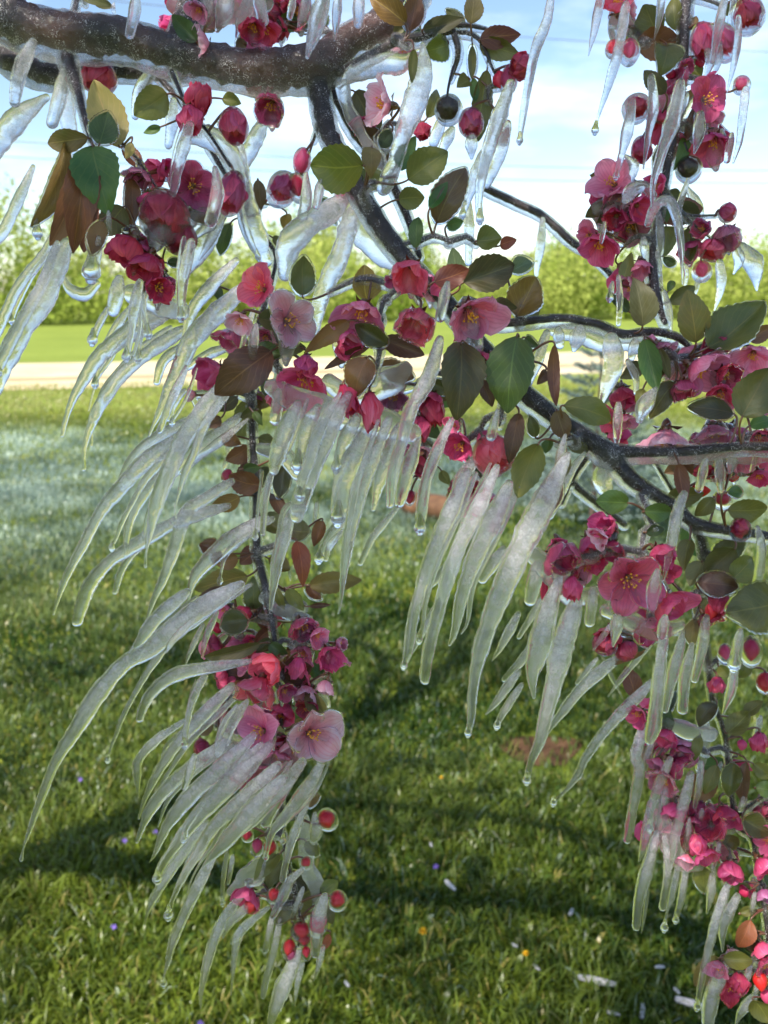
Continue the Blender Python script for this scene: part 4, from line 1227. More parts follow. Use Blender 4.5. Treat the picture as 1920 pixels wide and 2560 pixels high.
V, F = tube(np.array(K), np.full(9, 0.085), 12, amp=0.07, freq=9); mk('log', V, F, TIMB, props={'label': 'short orange brown log lying on the lawn behind the icicles', 'category': 'log'})

# ---------------------------------------------------------------- the crab apple tree
TREE0 = np.array([-1.75, 1.25, 0.0])
tree = empty('crab_apple_tree', TREE0, label='ice coated crab apple tree in pink blossom with bronze and green leaves', category='tree')
TW = simple('trunk_bark', (0.06, 0.045, 0.04), 0.85, (0.13, 0.10, 0.085), 25, 0.9, 60)
limb_start = P(-700, 260, 0.70)
trk = np.array([[*TREE0, 0.10], [-1.74, 1.24, 0.7, 0.078], [-1.70, 1.2, 1.35, 0.072], [-1.62, 1.2, 2.0, 0.056], [-1.4, 1.5, 2.9, 0.036], [-1.2, 1.9, 3.9, 0.02], [-1.1, 2.1, 4.9, 0.012]])
C = catmull(trk, 0.08); V, F = tube(C[:, :3], C[:, 3], 18, amp=0.10, freq=9); mk('trunk', V, F, TW, tree)
K = np.array([[-1.69, 1.2, 1.30, 0.055], [-1.2, 0.95, 1.52, 0.035], [*(limb_start * 0.5 + np.array([-1.2, 0.95, 1.52]) * 0.5), 0.024], [*limb_start, 0.0185]])
C = catmull(K, 0.03); V, F = tube(C[:, :3], C[:, 3], 14, amp=0.08, freq=30); mk('limb', V, F, LIMBM, tree)
# limbs and leafy crown above, out of view, laid out to cast the dappled shade
crown_nodes = []
for i, (ex, ey, ez) in enumerate([(-3.6, -1.6, 4.2), (-1.4, -1.6, 4.0), (-2.6, -3.0, 4.6), (-1.2, 3.2, 5.2), (-2.2, 5.4, 5.4), (-4.4, 4.6, 5.0), (-5.6, 1.6, 4.6)]):
    s0 = np.array([-1.6, 1.25, 1.7 + 0.12 * i]); e1 = np.array([ex, ey, ez]); mdl = s0 * 0.55 + e1 * 0.45 + np.array([0, 0, 0.35])
    jj = lambda s_: rng.normal(0, s_, 3)
    C = catmull(np.array([[*s0, 0.034], [*(s0 * 0.75 + mdl * 0.25 + jj(0.18)), 0.022], [*(mdl + jj(0.3)), 0.013], [*(mdl * 0.5 + e1 * 0.5 + jj(0.3)), 0.009], [*e1, 0.004]]), 0.1)
    V, F = tube(C[:, :3], C[:, 3], 9, amp=0.08, freq=12); mk('limb', V, F, LIMBM, tree)
    crown_nodes += [C[int(t * (len(C) - 1)), :3] for t in (0.55, 0.7, 0.85, 1.0)]
def crown():
    Vs, Cs = [], []
    k = 0
    sd = np.array(SUN_DIR)
    while k < 252:
        x, y = rng.uniform(-7.0, -0.7), rng.uniform(-4.6, 8.0)
        if ((x + 3.6) / 3.3) ** 2 + ((y - 1.6) / 6.4) ** 2 > 1: continue
        k += 1
        zlo = 2.5 + 0.34 * max(y, 0); z = zlo + rng.random() * (6.6 - zlo)
        if k > 240:  # extra unseen clumps added between sun and branches to shade them
            q = np.array([rng.uniform(-0.35, 0.35), 0.52, rng.uniform(1.05, 1.7)]); q = q + sd * ((rng.uniform(2.4, 3.6) - q[2]) / sd[2]); x, y, z = q; small = True
        n = int(rng.uniform(170, 330)) if k <= 240 else 130; rad = rng.uniform(0.30, 0.55) if k <= 240 else 0.24
        c = np.array([x, y, z]) + rng.normal(0, 1, (n, 3)) * np.array([rad, rad, rad * 0.6]) * 0.62
        c[:, 2] = np.maximum(c[:, 2], np.maximum(2.1, 1.98 + 0.33 * np.maximum(c[:, 1], 0)))
        a = rng.normal(0, 1, (n, 3)); a[:, 2] -= 0.4; a /= np.linalg.norm(a, axis=1, keepdims=True)
        b = np.cross(a, rng.normal(0, 1, (n, 3))); b /= np.linalg.norm(b, axis=1, keepdims=True)
        ln = rng.uniform(0.022, 0.034, (n, 1)); wd = ln * 0.55
        q = np.stack([c - a * ln, c + b * wd - a * ln * 0.1, c + a * ln, c - b * wd - a * ln * 0.1], axis=1); Vs.append(q.reshape(-1, 3))
        pink = rng.random((n, 1)) < 0.3
        cc = np.where(pink, np.array([[0.55, 0.08, 0.18]]), np.array([[0.085, 0.10, 0.02]]) * rng.uniform(0.6, 1.4, (n, 1)))
        Cs.append(np.repeat(np.concatenate([cc, np.ones((n, 1))], 1), 4, axis=0))
    V = np.vstack(Vs); nq = len(V) // 4
    m, n, o = newmat('crown_leaves'); aa = n.nodes.new('ShaderNodeAttribute'); aa.attribute_name = 'tint'
    pb = N(n, 'ShaderNodeBsdfPrincipled', Roughness=0.4); L(n, aa.outputs['Color'], pb.inputs['Base Color'])
    tl = N(n, 'ShaderNodeBsdfTranslucent'); L(n, aa.outputs['Color'], tl.inputs['Color'])
    L(n, mixs(n, 0.4, pb.outputs[0], tl.outputs[0]), o.inputs['Surface'])
    mk('crown', V, [(4 * i, 4 * i + 1, 4 * i + 2, 4 * i + 3) for i in range(nq)], m, tree, smooth=False, origin=(-1.2, 1.5, 3), colr=np.vstack(Cs))
crown()

# --- branches that the picture shows, each in its coat of ice
ANCH = []
down = np.array([0, 0, -1.0])
for bi, line in enumerate(l for l in BRANCHES.strip().splitlines() if l.strip()):
    hd, pts = line.split('|'); name = hd.split()[1]
    K = []
    for p in pts.split(','):
        x, y, wd, d = map(float, p.split()); K.append([*P(x, y, d / 100), wd * d / 100 / F_PX / 2])
    C = catmull(K, 0.004); thick = C[:, 3].mean()
    rr = C[:, 3] * (0.90 if thick > 0.004 else 0.78)
    if thick > 0.006: rr = rr * (1 + 0.22 * np.array([noise.noise(Vector((i * 0.09, bi, 1.7))) for i in range(len(C))]))
    seg = 16 if thick > 0.006 else 9
    V, F = tube(C[:, :3], rr, seg, amp=0.34 if thick > 0.006 else 0.25, freq=170 if thick > 0.006 else 320, seed=bi)
    mat = LIMBM if name == 'main_limb' else (BARK if name == 'branch' else TWIGM)
    b = mk(name, V, F, mat, tree, origin=C[0, :3])
    ANCH += [c[:3] for c in C[::2] if -0.6 < c[0] < 0.6 and c[2] < 1.95]
    # the ice: thicker underneath, scalloped
    step = catmull(K, 0.003); rI = step[:, 3] * 1.10 + 0.0010
    nn = len(step); off = np.array([0.5 + 0.5 * noise.noise(Vector((i * 0.045, bi * 3.1, 0.7))) for i in range(nn)])
    rI = rI * (1 + 0.30 * np.clip(off - 0.35, 0, 1))
    Ci = step[:, :3] + down * (step[:, 3] * 0.22 + 0.0013 * off)[:, None]
    V, F = tube(Ci, rI, 18 if thick > 0.006 else 12, amp=0.10, freq=130, seed=bi + 50)
    nsg = 18 if thick > 0.006 else 12; ctr = V.reshape(-1, nsg, 3).mean(axis=1, keepdims=True)
    dz = ((ctr - V.reshape(-1, nsg, 3))[:, :, 2] / (np.linalg.norm(V.reshape(-1, nsg, 3) - ctr, axis=2) + 1e-9)).ravel()
    mlk = np.array([0.0 + 0.60 * max(0, z_ - 0.15) ** 1.3 + 0.12 * max(0, noise.noise(Vector((v * 190).tolist()) + Vector((3, bi, 0))) - 0.1) for v, z_ in zip(V, dz)])
    mk('ice_coating', V, F, ICE_BRANCH, b, origin=C[0, :3], milk=np.clip(mlk, 0, 0.95))
ANCH = np.array(ANCH)
def anchor(p): return ANCH[np.argmin(((ANCH - p) ** 2).sum(1))]
# short spurs carry the clusters that stand off from the branches
def rows(s): return [l for l in s.strip().splitlines() if l.strip()]
pts = []
for l in rows(LEAVES):
    hd, body = l.split('|'); q = body.split(); pts.append(T(hd.split()[0], float(q[0]), float(q[1]), float(hd.split()[1])))
for l in rows(BLOSSOMS) + rows(BUDS):
    q = l.split(); pts.append(T(q[0], float(q[2]), float(q[3]), float(q[1]) + 1.2))
pts = np.array(pts); ci = 0
for p in sorted(pts, key=lambda p: np.min(((ANCH - p) ** 2).sum(1))):
    an = anchor(p); v = p - an; ln = np.linalg.norm(v)
    if ln < 0.026: continue
    e = an + v * (1 - 0.016 / ln); mdp = (an + e) / 2 + np.array([rng.normal(0, 0.08), rng.normal(0, 0.08), 0.10]) * ln
    C = catmull(np.array([[*an, 0.0017], [*mdp, 0.0014], [*e, 0.0009]]), 0.004)
    V, F = tube(C[:, :3], C[:, 3], 7, amp=0.25, freq=350, seed=ci); sp = mk('spur', V, F, TWIGM, tree, origin=an)
    V, F = tube(C[:, :3] + down * 0.0008, C[:, 3] * 1.5 + 0.0011, 9, amp=0.2, freq=200, seed=ci + 9)
    mk('ice_coating', V, F, ICE_BRANCH, sp, origin=an, milk=[0.12 + 0.3 * max(0, noise.noise(Vector((v_ * 120).tolist()))) for v_ in V])
    ANCH = np.vstack([ANCH, C[::2, :3]]); ci += 1

def stalk_mesh(p0, d0, p1, r=0.0007):                      # from the base of a flower or leaf to the wood
    d = p1 - p0; ln = np.linalg.norm(d)
    q = p0 + d0 * ln * 0.35
    t = np.linspace(0, 1, 9)[:, None]
    C = (1 - t) ** 2 * p0 + 2 * t * (1 - t) * q + t * t * p1
    return tube(C, np.linspace(r * 0.9, r * 1.25, 9), 5)

# more leaves and blossoms sit deeper in the same clusters
extra_rng = random.Random(11); moreL, moreB = [], []
def to_tile(p):
    v = p - CAM; d = v @ FWD; return 960 + F_PX * (v @ RIGHT) / d, 1280 - F_PX * (v @ UP) / d, d * 100
for l in rows(BLOSSOMS):
    q = l.split(); d = float(q[1]); p = T(q[0], float(q[2]), float(q[3]), d); an = anchor(p)
    for rep_ in (0, 0, 1):
        p2 = p + (an - p) * extra_rng.uniform(0.3, 0.9) + (RIGHT * extra_rng.uniform(-1, 1) + UP * extra_rng.uniform(-0.8, 0.9)) * 0.017 + FWD * extra_rng.uniform(-0.003, 0.024)
        x, y, d2 = to_tile(p2); x, y = x / S, y / S
        if rep_ == 0 and extra_rng.random() < 0.78:
            moreB.append(f"A {d2:.2f} {x:.0f} {y:.0f} {extra_rng.uniform(135, 230):.0f} {extra_rng.uniform(20, 200):.0f} {extra_rng.uniform(30, 75):.0f} {extra_rng.choice([0.25, 0.45, 0.6, 0.75])} {extra_rng.choice(['deep', 'rose', 'rose', 'red', 'pink', 'pink', 'pale'])}")
        elif rep_ == 1 and extra_rng.random() < 0.55:
            a = extra_rng.uniform(0, 6.28); ll = extra_rng.uniform(150, 260)
            moreL.append(f"A {d2:.2f} {extra_rng.choice(['dkolive', 'olive', 'dkgreen', 'bronze', 'bronze2', 'green', 'dkbronze'])} | {x:.0f} {y:.0f} {x + ll * math.cos(a):.0f} {y + ll * math.sin(a):.0f} {ll * extra_rng.uniform(0.45, 0.65):.0f}")
for k in range(420):
    if len(moreL) > 92: break
    p = ANCH[extra_rng.randrange(len(ANCH))]; x, y, d2 = to_tile(p)
    if not (20 < x < 1900 and 0 < y < 2480) or d2 > 59.5 or (y < 215 and x < 780) or (1380 < x < 1580 and 850 < y < 1330): continue
    d2 += extra_rng.uniform(0.6, 2.6); a = extra_rng.uniform(0, 6.28); ll = extra_rng.uniform(150, 290); x, y = x / S, y / S
    moreL.append(f"A {d2:.2f} {extra_rng.choice(['dkolive', 'olive', 'olive', 'bronze', 'bronze2', 'green', 'yolive', 'dkbronze'])} | {x:.0f} {y:.0f} {x + ll * math.cos(a):.0f} {y + ll * math.sin(a):.0f} {ll * extra_rng.uniform(0.48, 0.7):.0f}")
    if k % 4 == 0:
        moreB.append(f"A {d2:.2f} {x + extra_rng.uniform(-70, 70):.0f} {y + extra_rng.uniform(-30, 90):.0f} {extra_rng.uniform(120, 210):.0f} {extra_rng.uniform(40, 140):.0f} {extra_rng.uniform(35, 75):.0f} {extra_rng.choice([0.15, 0.3, 0.45, 0.6])} {extra_rng.choice(['deep', 'red', 'pink', 'pale'])}")
LEAVES += chr(10).join(moreL); BLOSSOMS += chr(10).join(moreB)

# --- leaves
TIPS = []
def leaf_grid(l, wd, curl, fold, twist, rs, inflate=0.0):
    nu, nv = 19, 7; V = []; UV = []
    for i in range(nu):
        u = i / (nu - 1)
        wp = (math.sin(math.pi * min(1, u ** 0.82)) ** 0.72 if 0 < u < 1 else 0.0)
        wp = max(wp, 0.035) * wd / 2
        if 0 < u < 1: wp *= 1 + (0.045 if i % 2 else -0.02) + 0.07 * noise.noise(Vector((u * 5, rs, 2.2)))
        if inflate: wp += inflate
        uu = u * (1 + 2 * inflate / l) - inflate / l if inflate else u
        for j in range(nv):
            v = -1 + 2 * j / (nv - 1); x = v * wp
            z = fold * abs(v) * wp + curl * l * (u - 0.45) ** 2 - curl * l * 0.2 + twist * v * wp * (u - 0.5)
            z += 0.09 * wd * noise.noise(Vector((u * 3.2 + rs, v * 2.0, rs)))
            V.append((x, uu * l, z)); UV.append((v, u))
    F = [(i * nv + j, i * nv + j + 1, (i + 1) * nv + j + 1, (i + 1) * nv + j) for i in range(nu - 1) for j in range(nv - 1)]
    return np.array(V), F, UV, nu, nv
def shell(Vc, F, nu, nv, t):                               # closed lens around a sheet
    Nn = np.zeros_like(Vc)
    for f in F:
        q = np.cross(Vc[f[1]] - Vc[f[0]], Vc[f[3]] - Vc[f[0]])
        for i in f: Nn[i] += q
    Nn /= np.maximum(np.linalg.norm(Nn, axis=1, keepdims=True), 1e-12)
    e = np.array([(math.sin(math.pi * (0.06 + 0.88 * i / (nu - 1))) ** 0.5) * (0.35 + 0.65 * math.sin(math.pi * (0.08 + 0.84 * j / (nv - 1))) ** 0.6) for i in range(nu) for j in range(nv)])[:, None]
    A, B = Vc + Nn * t * e, Vc - Nn * t * e; n = len(Vc)
    FF = [f for f in F] + [tuple(i + n for i in f[::-1]) for f in F]
    bd = [j for j in range(nv)] + [i * nv + nv - 1 for i in range(1, nu)] + [(nu - 1) * nv + j for j in range(nv - 2, -1, -1)] + [i * nv for i in range(nu - 2, 0, -1)]
    for a, b in zip(bd, bd[1:] + bd[:1]): FF.append((b, a, a + n, b + n))
    return np.vstack([A, B]), FF
for li, line in enumerate(l for l in LEAVES.strip().splitlines() if l.strip()):
    hd, body = line.split('|'); t, d, cl = hd.split(); d = float(d); q = list(map(float, body.split()))
    A, B = T(t, q[0], q[1], d), T(t, q[2], q[3], d)
    tilt = q[5] if len(q) > 5 else random.uniform(-22, 22)
    B = B + FWD * random.uniform(-0.006, 0.004)
    y = nrm(B - A); l = np.linalg.norm(B - A); toc = nrm(CAM - A)
    z = nrm(toc - y * np.dot(toc, y)); x = np.cross(y, z)
    a = R(tilt); x, z = x * math.cos(a) + z * math.sin(a), z * math.cos(a) - x * math.sin(a)
    wd = wpx(t, q[4], d) / max(0.6, math.cos(a))
    rs = li * 1.7; curl = random.choice([-0.8, -0.5, 0.4, 0.6]) * random.uniform(0.6, 1.2); fold = random.uniform(0.1, 0.75); tw = random.uniform(-1.1, 1.1)
    V, F, UV, nu, nv = leaf_grid(l, wd, curl, fold, tw, rs)
    M = np.stack([x, y, z], axis=0)
    lf = mk('leaf', A + V @ M, F, LEAFM[cl], tree, origin=A, uv=UV)
    TIPS.append((B, A[2] - B[2]))
    an = anchor(A); ln = np.linalg.norm(an - A)
    V2, F2 = stalk_mesh(A + y * l * 0.02, -y, A + (an - A) * min(1, 0.055 / max(ln, 1e-6)), 0.0006); mk('stalk', V2, F2, STALK, lf, origin=A)
    if li % 4 == 1:
        Vc, Fc, _, nu, nv = leaf_grid(l, wd, curl, fold, tw, rs, inflate=random.uniform(0.0003, 0.0009))
        Vs, Fs = shell(Vc, Fc, nu, nv, random.uniform(0.0009, 0.0017))
        mlk = [0.30 * max(0, noise.noise(Vector((v * 160).tolist()) + Vector((rs, 0, 0))) - 0.25) for v in Vs]
        mk('ice_coating', A + Vs @ M, Fs, ICE_CLEAR, lf, origin=A, milk=mlk)

# --- blossoms
def frame(axis):
    z = nrm(axis); x = nrm(np.cross(z, (0.17, 0.31, 0.93) if abs(z[2]) < 0.9 else (1, 0.2, 0))); y = np.cross(z, x); return np.stack([x, y, z], axis=0)
def petal(o, rs, infl=0.0):
    nu, nv = 10, 7; phA = R(72 * (1 - o) + 48 * o); phB = R(-42 * (1 - o) + 96 * o)
    r = 0.05; z = 0.0; C = []; ph = phA
    us = [0, .13, .26, .39, .52, .64, .75, .84, .915, .965, 1.0]; nu = len(us)
    for i in range(nu):
        u = us[i]; ph = phA + (phB - phA) * u ** 0.9; du = (us[i + 1] - u) if i < nu - 1 else 0
        C.append((r, z, ph)); r += math.sin(ph) * du; z += math.cos(ph) * du
    V = []; UV = []
    wmax = 0.47 + 0.05 * math.sin(rs * 3)
    for i, (r, z, ph) in enumerate(C):
        u = us[i]
        wv = wmax * ((0.16 + 0.84 * math.sin(min(1, u / 0.58) * math.pi / 2) ** 1.3) if u < 0.58 else math.sqrt(max(0.0, 1 - ((u - 0.58) / 0.43) ** 2))) + infl
        nr, nz = -math.cos(ph), math.sin(ph)
        for j in range(nv):
            v = -1 + 2 * j / (nv - 1)
            notch = 0.0
            cup = (0.30 + 0.22 * (1 - o)) * v * v * wv + 0.19 * u * noise.noise(Vector((u * 3.2 + rs, v * 2.2, rs * 1.3))) + 0.07 * noise.noise(Vector((u * 7 + rs, v * 5, rs)))
            rr = r - notch * math.sin(ph) + nr * cup + infl * math.sin(ph) * (u - 0.3); zz = z - notch * math.cos(ph) + nz * cup + infl * math.cos(ph) * (u - 0.3)
            V.append((rr, v * wv, zz)); UV.append((v, u))
    F = [(i * nv + j, (i + 1) * nv + j, (i + 1) * nv + j + 1, i * nv + j + 1) for i in range(nu - 1) for j in range(nv - 1)]
    return np.array(V), F, UV, nu, nv
def calyx_mesh(A, M, s):
    V, F = ball(A - M[2] * s * 0.05, s * 0.13, s * 0.13, s * 0.20, M[2], 10, 6); parts = [(V, F)]
    for k in range(5):
        a = k * 2 * math.pi / 5 + 0.3; dr = M[0] * math.cos(a) + M[1] * math.sin(a); sd = np.cross(M[2], dr)
        b = A + dr * s * 0.09 - M[2] * s * 0.05
        parts.append((np.array([b - sd * s * 0.07, b + sd * s * 0.07, b + dr * s * 0.16 + sd * s * 0.05 + M[2] * s * 0.08, b + dr * s * 0.30 + M[2] * s * 0.02, b + dr * s * 0.16 - sd * s * 0.05 + M[2] * s * 0.08]), [(0, 1, 2, 3, 4)]))
    return join(parts)
def facing(ang, tilt):
    a, t = R(ang), R(tilt); return nrm(-FWD * math.cos(t) + (RIGHT * math.cos(a) - UP * math.sin(a)) * math.sin(t))
for fi, line in enumerate(l for l in BLOSSOMS.strip().splitlines() if l.strip()):
    q = line.split(); t, tone = q[0], q[8]; d, x, y, dia, ang, tilt, op = map(float, q[1:8])
    c = T(t, x, y, d); ax = facing(ang, tilt); M = frame(ax)
    pv = petal(op, fi)[0]; ext = max(pv[:, 0].max(), 0.5 * pv[:, 2].max() + 0.25, 0.42)
    s = wpx(t, dia, d) / 2 / ext * 1.12
    A = c - ax * s * (0.5 * max(pv[:, 2].max(), 0.0)) * (0.9 if op < 0.7 else 0.4)
    an = anchor(A); base = A - ax * s * 0.2
    V, F = calyx_mesh(A, M, s); bl = mk('blossom', V, F, CALYX, tree, origin=A)
    lnb = np.linalg.norm(an - base)
    V, F = stalk_mesh(base, -ax, base + (an - base) * min(1, 0.06 / max(lnb, 1e-6)), 0.0008); mk('stalk', V, F, STALK, bl, origin=A)
    spin = random.uniform(0, 6.28); shells = []
    for k in range(5):
        o2 = min(1.05, max(0.03, op + random.uniform(-0.26, 0.14))); rs = fi * 5.3 + k * 1.9
        a = spin + k * 2 * math.pi / 5 + random.uniform(-0.2, 0.2); ca, sa = math.cos(a), math.sin(a)
        Rz = np.array([[ca, sa, 0], [-sa, ca, 0], [0, 0, 1]]); ps = s * random.uniform(0.82, 1.08)
        V, F, UV, nu, nv = petal(o2, rs)
        mk('petal', A + (V @ Rz * ps) @ M, F, PETAL[tone], bl, origin=A, uv=UV)
        if fi % 3 == 0:
            Vc, Fc, _, nu, nv = petal(o2, rs, infl=0.03); shells.append((lambda q_: (A + (q_[0] @ Rz * ps) @ M, q_[1]))(shell(Vc, Fc, nu, nv, 0.055)))
    if shells:
        V, F = join(shells); mlk = [0.35 * max(0, noise.noise(Vector((v * 140).tolist()) + Vector((fi, 0, 0))) - 0.2) for v in V]
        mk('ice_coating', V, F, ICE_CLEAR, bl, origin=A, milk=mlk)
    if fi % 2 == 0:
        an2 = A + (an - A) * min(1, 0.022 / max(np.linalg.norm(an - A), 1e-6)); rb = wpx(t, dia, d) * 0.5
        K2 = np.array([[*(an2 + FWD * 0.004), rb * 0.30], [*(A + FWD * rb * 0.35), rb * 0.55], [*(A + FWD * rb * 0.2 - UP * rb * 0.9), rb * 0.42], [*(A - UP * rb * 1.5), rb * 0.16]])
        C2 = catmull(K2, 0.003); V, F = tube(C2[:, :3], C2[:, 3], 16, amp=0.30, freq=110, seed=fi + 31, flat=0.7)
        mk('ice_crust', V, F, ICE_CRUST, bl, origin=A, milk=[0.10 + 0.45 * max(0, noise.noise(Vector((v_ * 110).tolist()))) for v_ in V])
    if op > 0.38:
        parts = []; mi = []
        for k in range(15):
            a = k * 2.4; sp = random.uniform(0.05, 0.30) * (0.5 + 0.5 * op); L1 = random.uniform(0.30, 0.46)
            p0 = A + (M[0] * math.cos(a) + M[1] * math.sin(a)) * s * 0.04; p1 = A + (M[0] * math.cos(a) + M[1] * math.sin(a)) * s * sp + M[2] * s * L1
            v1, f1 = tube(np.array([p0, (p0 + p1) / 2 + M[2] * s * 0.03, p1]), np.full(3, s * 0.010), 4, capround=False); parts.append((v1, f1)); mi += [0] * len(f1)
            v1, f1 = ball(p1, s * 0.030, s * 0.030, s * 0.042, M[2], 6, 4); parts.append((v1, f1)); mi += [1] * len(f1)
        V, F = join(parts); mk('stamens', V, F, [FILAM, ANTHER], bl, origin=A, matidx=mi)

# --- buds
def bud_mesh(A, M, L_, W_, rs):
    nu, nv = 13, 36; V = []; UV = []
    for i in range(nu):
        t = i / (nu - 1); pr = math.sin(math.pi * min(1, 0.03 + 0.97 * t ** 0.86)) ** 0.75 if i < nu - 1 else 0.03
        for j in range(nv):
            a = 2 * math.pi * j / nv; sw = ((a / (2 * math.pi)) * 3 + t * 0.55 + rs) % 1.0
            r = W_ / 2 * pr * (0.84 + 0.22 * min(1, sw * 1.15) - (0.10 if sw > 0.94 else 0)) * (1 + 0.03 * noise.noise(Vector((math.cos(a) * 2, math.sin(a) * 2, t * 3 + rs))))
            V.append(A + M[0] * math.cos(a) * r + M[1] * math.sin(a) * r + M[2] * t * L_); UV.append((sw * 2 - 1, t))
    F = [(i * nv + j, i * nv + (j + 1) % nv, (i + 1) * nv + (j + 1) % nv, (i + 1) * nv + j) for i in range(nu - 1) for j in range(nv)]
    return np.array(V), F, UV
for bi, line in enumerate(l for l in BUDS.strip().splitlines() if l.strip()):
    q = line.split(); t = q[0]; d, x, y, wz, lz, ang, ice = map(float, q[1:8])
    ax = facing(ang, random.uniform(60, 82)); M = frame(ax)
    ln, wd = wpx(t, lz, d), wpx(t, wz, d); A = T(t, x, y, d) - ax * ln / 2
    V, F, UV = bud_mesh(A, M, ln, wd, bi * 0.37)
    if wz >= 100: V = A + ax * ln * 0.08 + (V - A) * 0.80
    bo = mk('flower_bud', V, F, BUDM if bi % 4 else PETAL['deep'], tree, origin=A, uv=UV)
    if wz >= 100:                                          # loose outer petals wrapped around the core
        sp_ = random.uniform(0, 6.28)
        for k in range(5):
            a = sp_ + k * 2 * math.pi / 5; ca, sa = math.cos(a), math.sin(a); Rz = np.array([[ca, sa, 0], [-sa, ca, 0], [0, 0, 1]])
            Vp, Fp, UVp, _, _ = petal(random.uniform(-0.12, 0.06), bi * 3.1 + k)
            Vp = Vp * np.array([1, 1.15, 1.0]); zx = Vp[:, 2].max(); rx = np.abs(Vp[:, 0]).max()
            Vp = (Vp @ Rz) * np.array([wd / 2 / rx, wd / 2 / rx, ln / zx]) * random.uniform(0.94, 1.06)
            mk('petal', A + Vp @ M, Fp, PETAL['red'] if bi % 3 == 0 else (PETAL['coral'] if bi % 3 == 1 and t == 'E' else PETAL['deep']), bo, origin=A, uv=UVp)
    V, F = calyx_mesh(A + ax * wd * 0.05, M, wd * 0.9); mk('calyx', V, F, CALYX, bo, origin=A)
    an = anchor(A); ls = np.linalg.norm(an - A)
    V, F = stalk_mesh(A, -ax, A + (an - A) * min(1, 0.06 / max(ls, 1e-6)), 0.0007); mk('stalk', V, F, STALK, bo, origin=A)
    if ice:
        kx = 1.28 if ice == 1 else 1.62
        cc = A + ax * ln * 0.5 + down * wd * (0.06 if ice == 1 else 0.14)
        V, F = ball(cc, wd / 2 * kx, wd / 2 * kx, ln / 2 * (kx * 0.95), ax, 18, 12, amp=0.10, freq=120, seed=bi)
        mlk = [0.35 * max(0, noise.noise(Vector((v * 120).tolist())) - 0.2) for v in V]
        mk('ice_coating', V, F, ICE_CLEAR, bo, origin=A, milk=mlk)

# --- withered fruits of last year
for fi, s in enumerate(FRUITS.split(';')):
    q = s.split(); t = q[0]; d, x, y, wz, sx, sy = map(float, q[1:])
    c = T(t, x, y, d); r = wpx(t, wz, d) / 2
    V, F = ball(c, r, r, r * 0.95, (0.1, 0.2, 1), 18, 12, amp=0.16, freq=260, seed=fi)
    fr = mk('withered_fruit', V, F, FRUITM, tree, origin=c)
    V, F = stalk_mesh(c + UP * r * 0.9, UP, T(t, sx, sy, d), 0.0008); mk('stalk', V, F, TWIGM, fr, origin=c)
    V, F = ball(c + down * r * 0.2 + RIGHT * r * 0.12, r * 1.32, r * 1.32, r * 1.4, (0, 0, 1), 20, 14, amp=0.05, freq=120)
    mk('ice_coating', V, F, ICE_CLEAR, fr, origin=c, milk=[0.0] * len(V))

# --- crusts of cloudy ice that bridge flowers, leaves and twigs
for k, line in enumerate(l for l in CRUSTS.strip().splitlines() if l.strip()):
    hd, body = line.split('|'); t, d = hd.split(); d = float(d)
    K = np.array([[*T(t, x, y, d), wpx(t, wz, d) / 2] for x, y, wz in (map(float, p.split()) for p in body.split(','))])
    C = catmull(K, 0.003); V, F = tube(C[:, :3], C[:, 3], 20, amp=0.34, freq=85, seed=k + 200, flat=0.55)
    mlk = [0.22 + 0.45 * max(0, noise.noise(Vector((v * 90).tolist()))) for v in V]
    mk('ice_crust', V, F, ICE_CRUST, tree, origin=C[0, :3], milk=mlk)

# ---------------------------------------------------------------- icicles: each hangs on its own
HOST = {
 'limb': 'on the thick forked limb',
 'leafspray': 'under the bronze leaves below the limb',
 'sky': 'on the shoot hanging against the sky',
 'skytwig': 'on the bare twig crossing the sky',
 'spray': 'high on the spray hanging over the lawn',
 'pale': 'under the pale pink blossoms of the hanging spray',
 'end': 'among round buds at the hanging spray tip',
 'center': 'in the curtain below the fork blossoms',
 'back': 'out over the lawn behind the icicle curtain',
 'twig': 'on twigs around the big olive leaves',
 'front': 'under the open rose blossom with yellow stamens',
 'right': 'on the crowded spray below the biggest olive leaf',
}
heads = []
for l in rows(ICICLES):
    hd, body = l.split('|'); hh = hd.split(); q = body.split(',')[0].split(); heads.append((T(hh[0], float(q[0]), float(q[1]), float(hh[2].split('>')[0])), hh[1]))
tip_rng = random.Random(5); drips = []
for B_, fall in TIPS:
    if fall < 0.004 or tip_rng.random() < 0.25 or len(drips) > 11: continue
    x, y, d2 = to_tile(B_)
    if not (0 < x < 1910 and 0 < y < 2500): continue
    hs_ = min(heads, key=lambda e: ((e[0] - B_) ** 2).sum())[1]; ll = tip_rng.uniform(45, 150); wz = tip_rng.uniform(34, 62); x, y = x / S, y / S; sl_ = tip_rng.uniform(-0.5, 0.05)
    drips.append(f"A {hs_} {d2:.2f}{' D' if tip_rng.random() < 0.5 else ''} | {x:.0f} {y - 18:.0f} {wz:.0f}, {x + sl_ * ll * 0.5:.0f} {y + ll * 0.5:.0f} {wz * 0.8:.0f}, {x + sl_ * ll:.0f} {y + ll:.0f} {wz * 0.45:.0f}")
comp = []
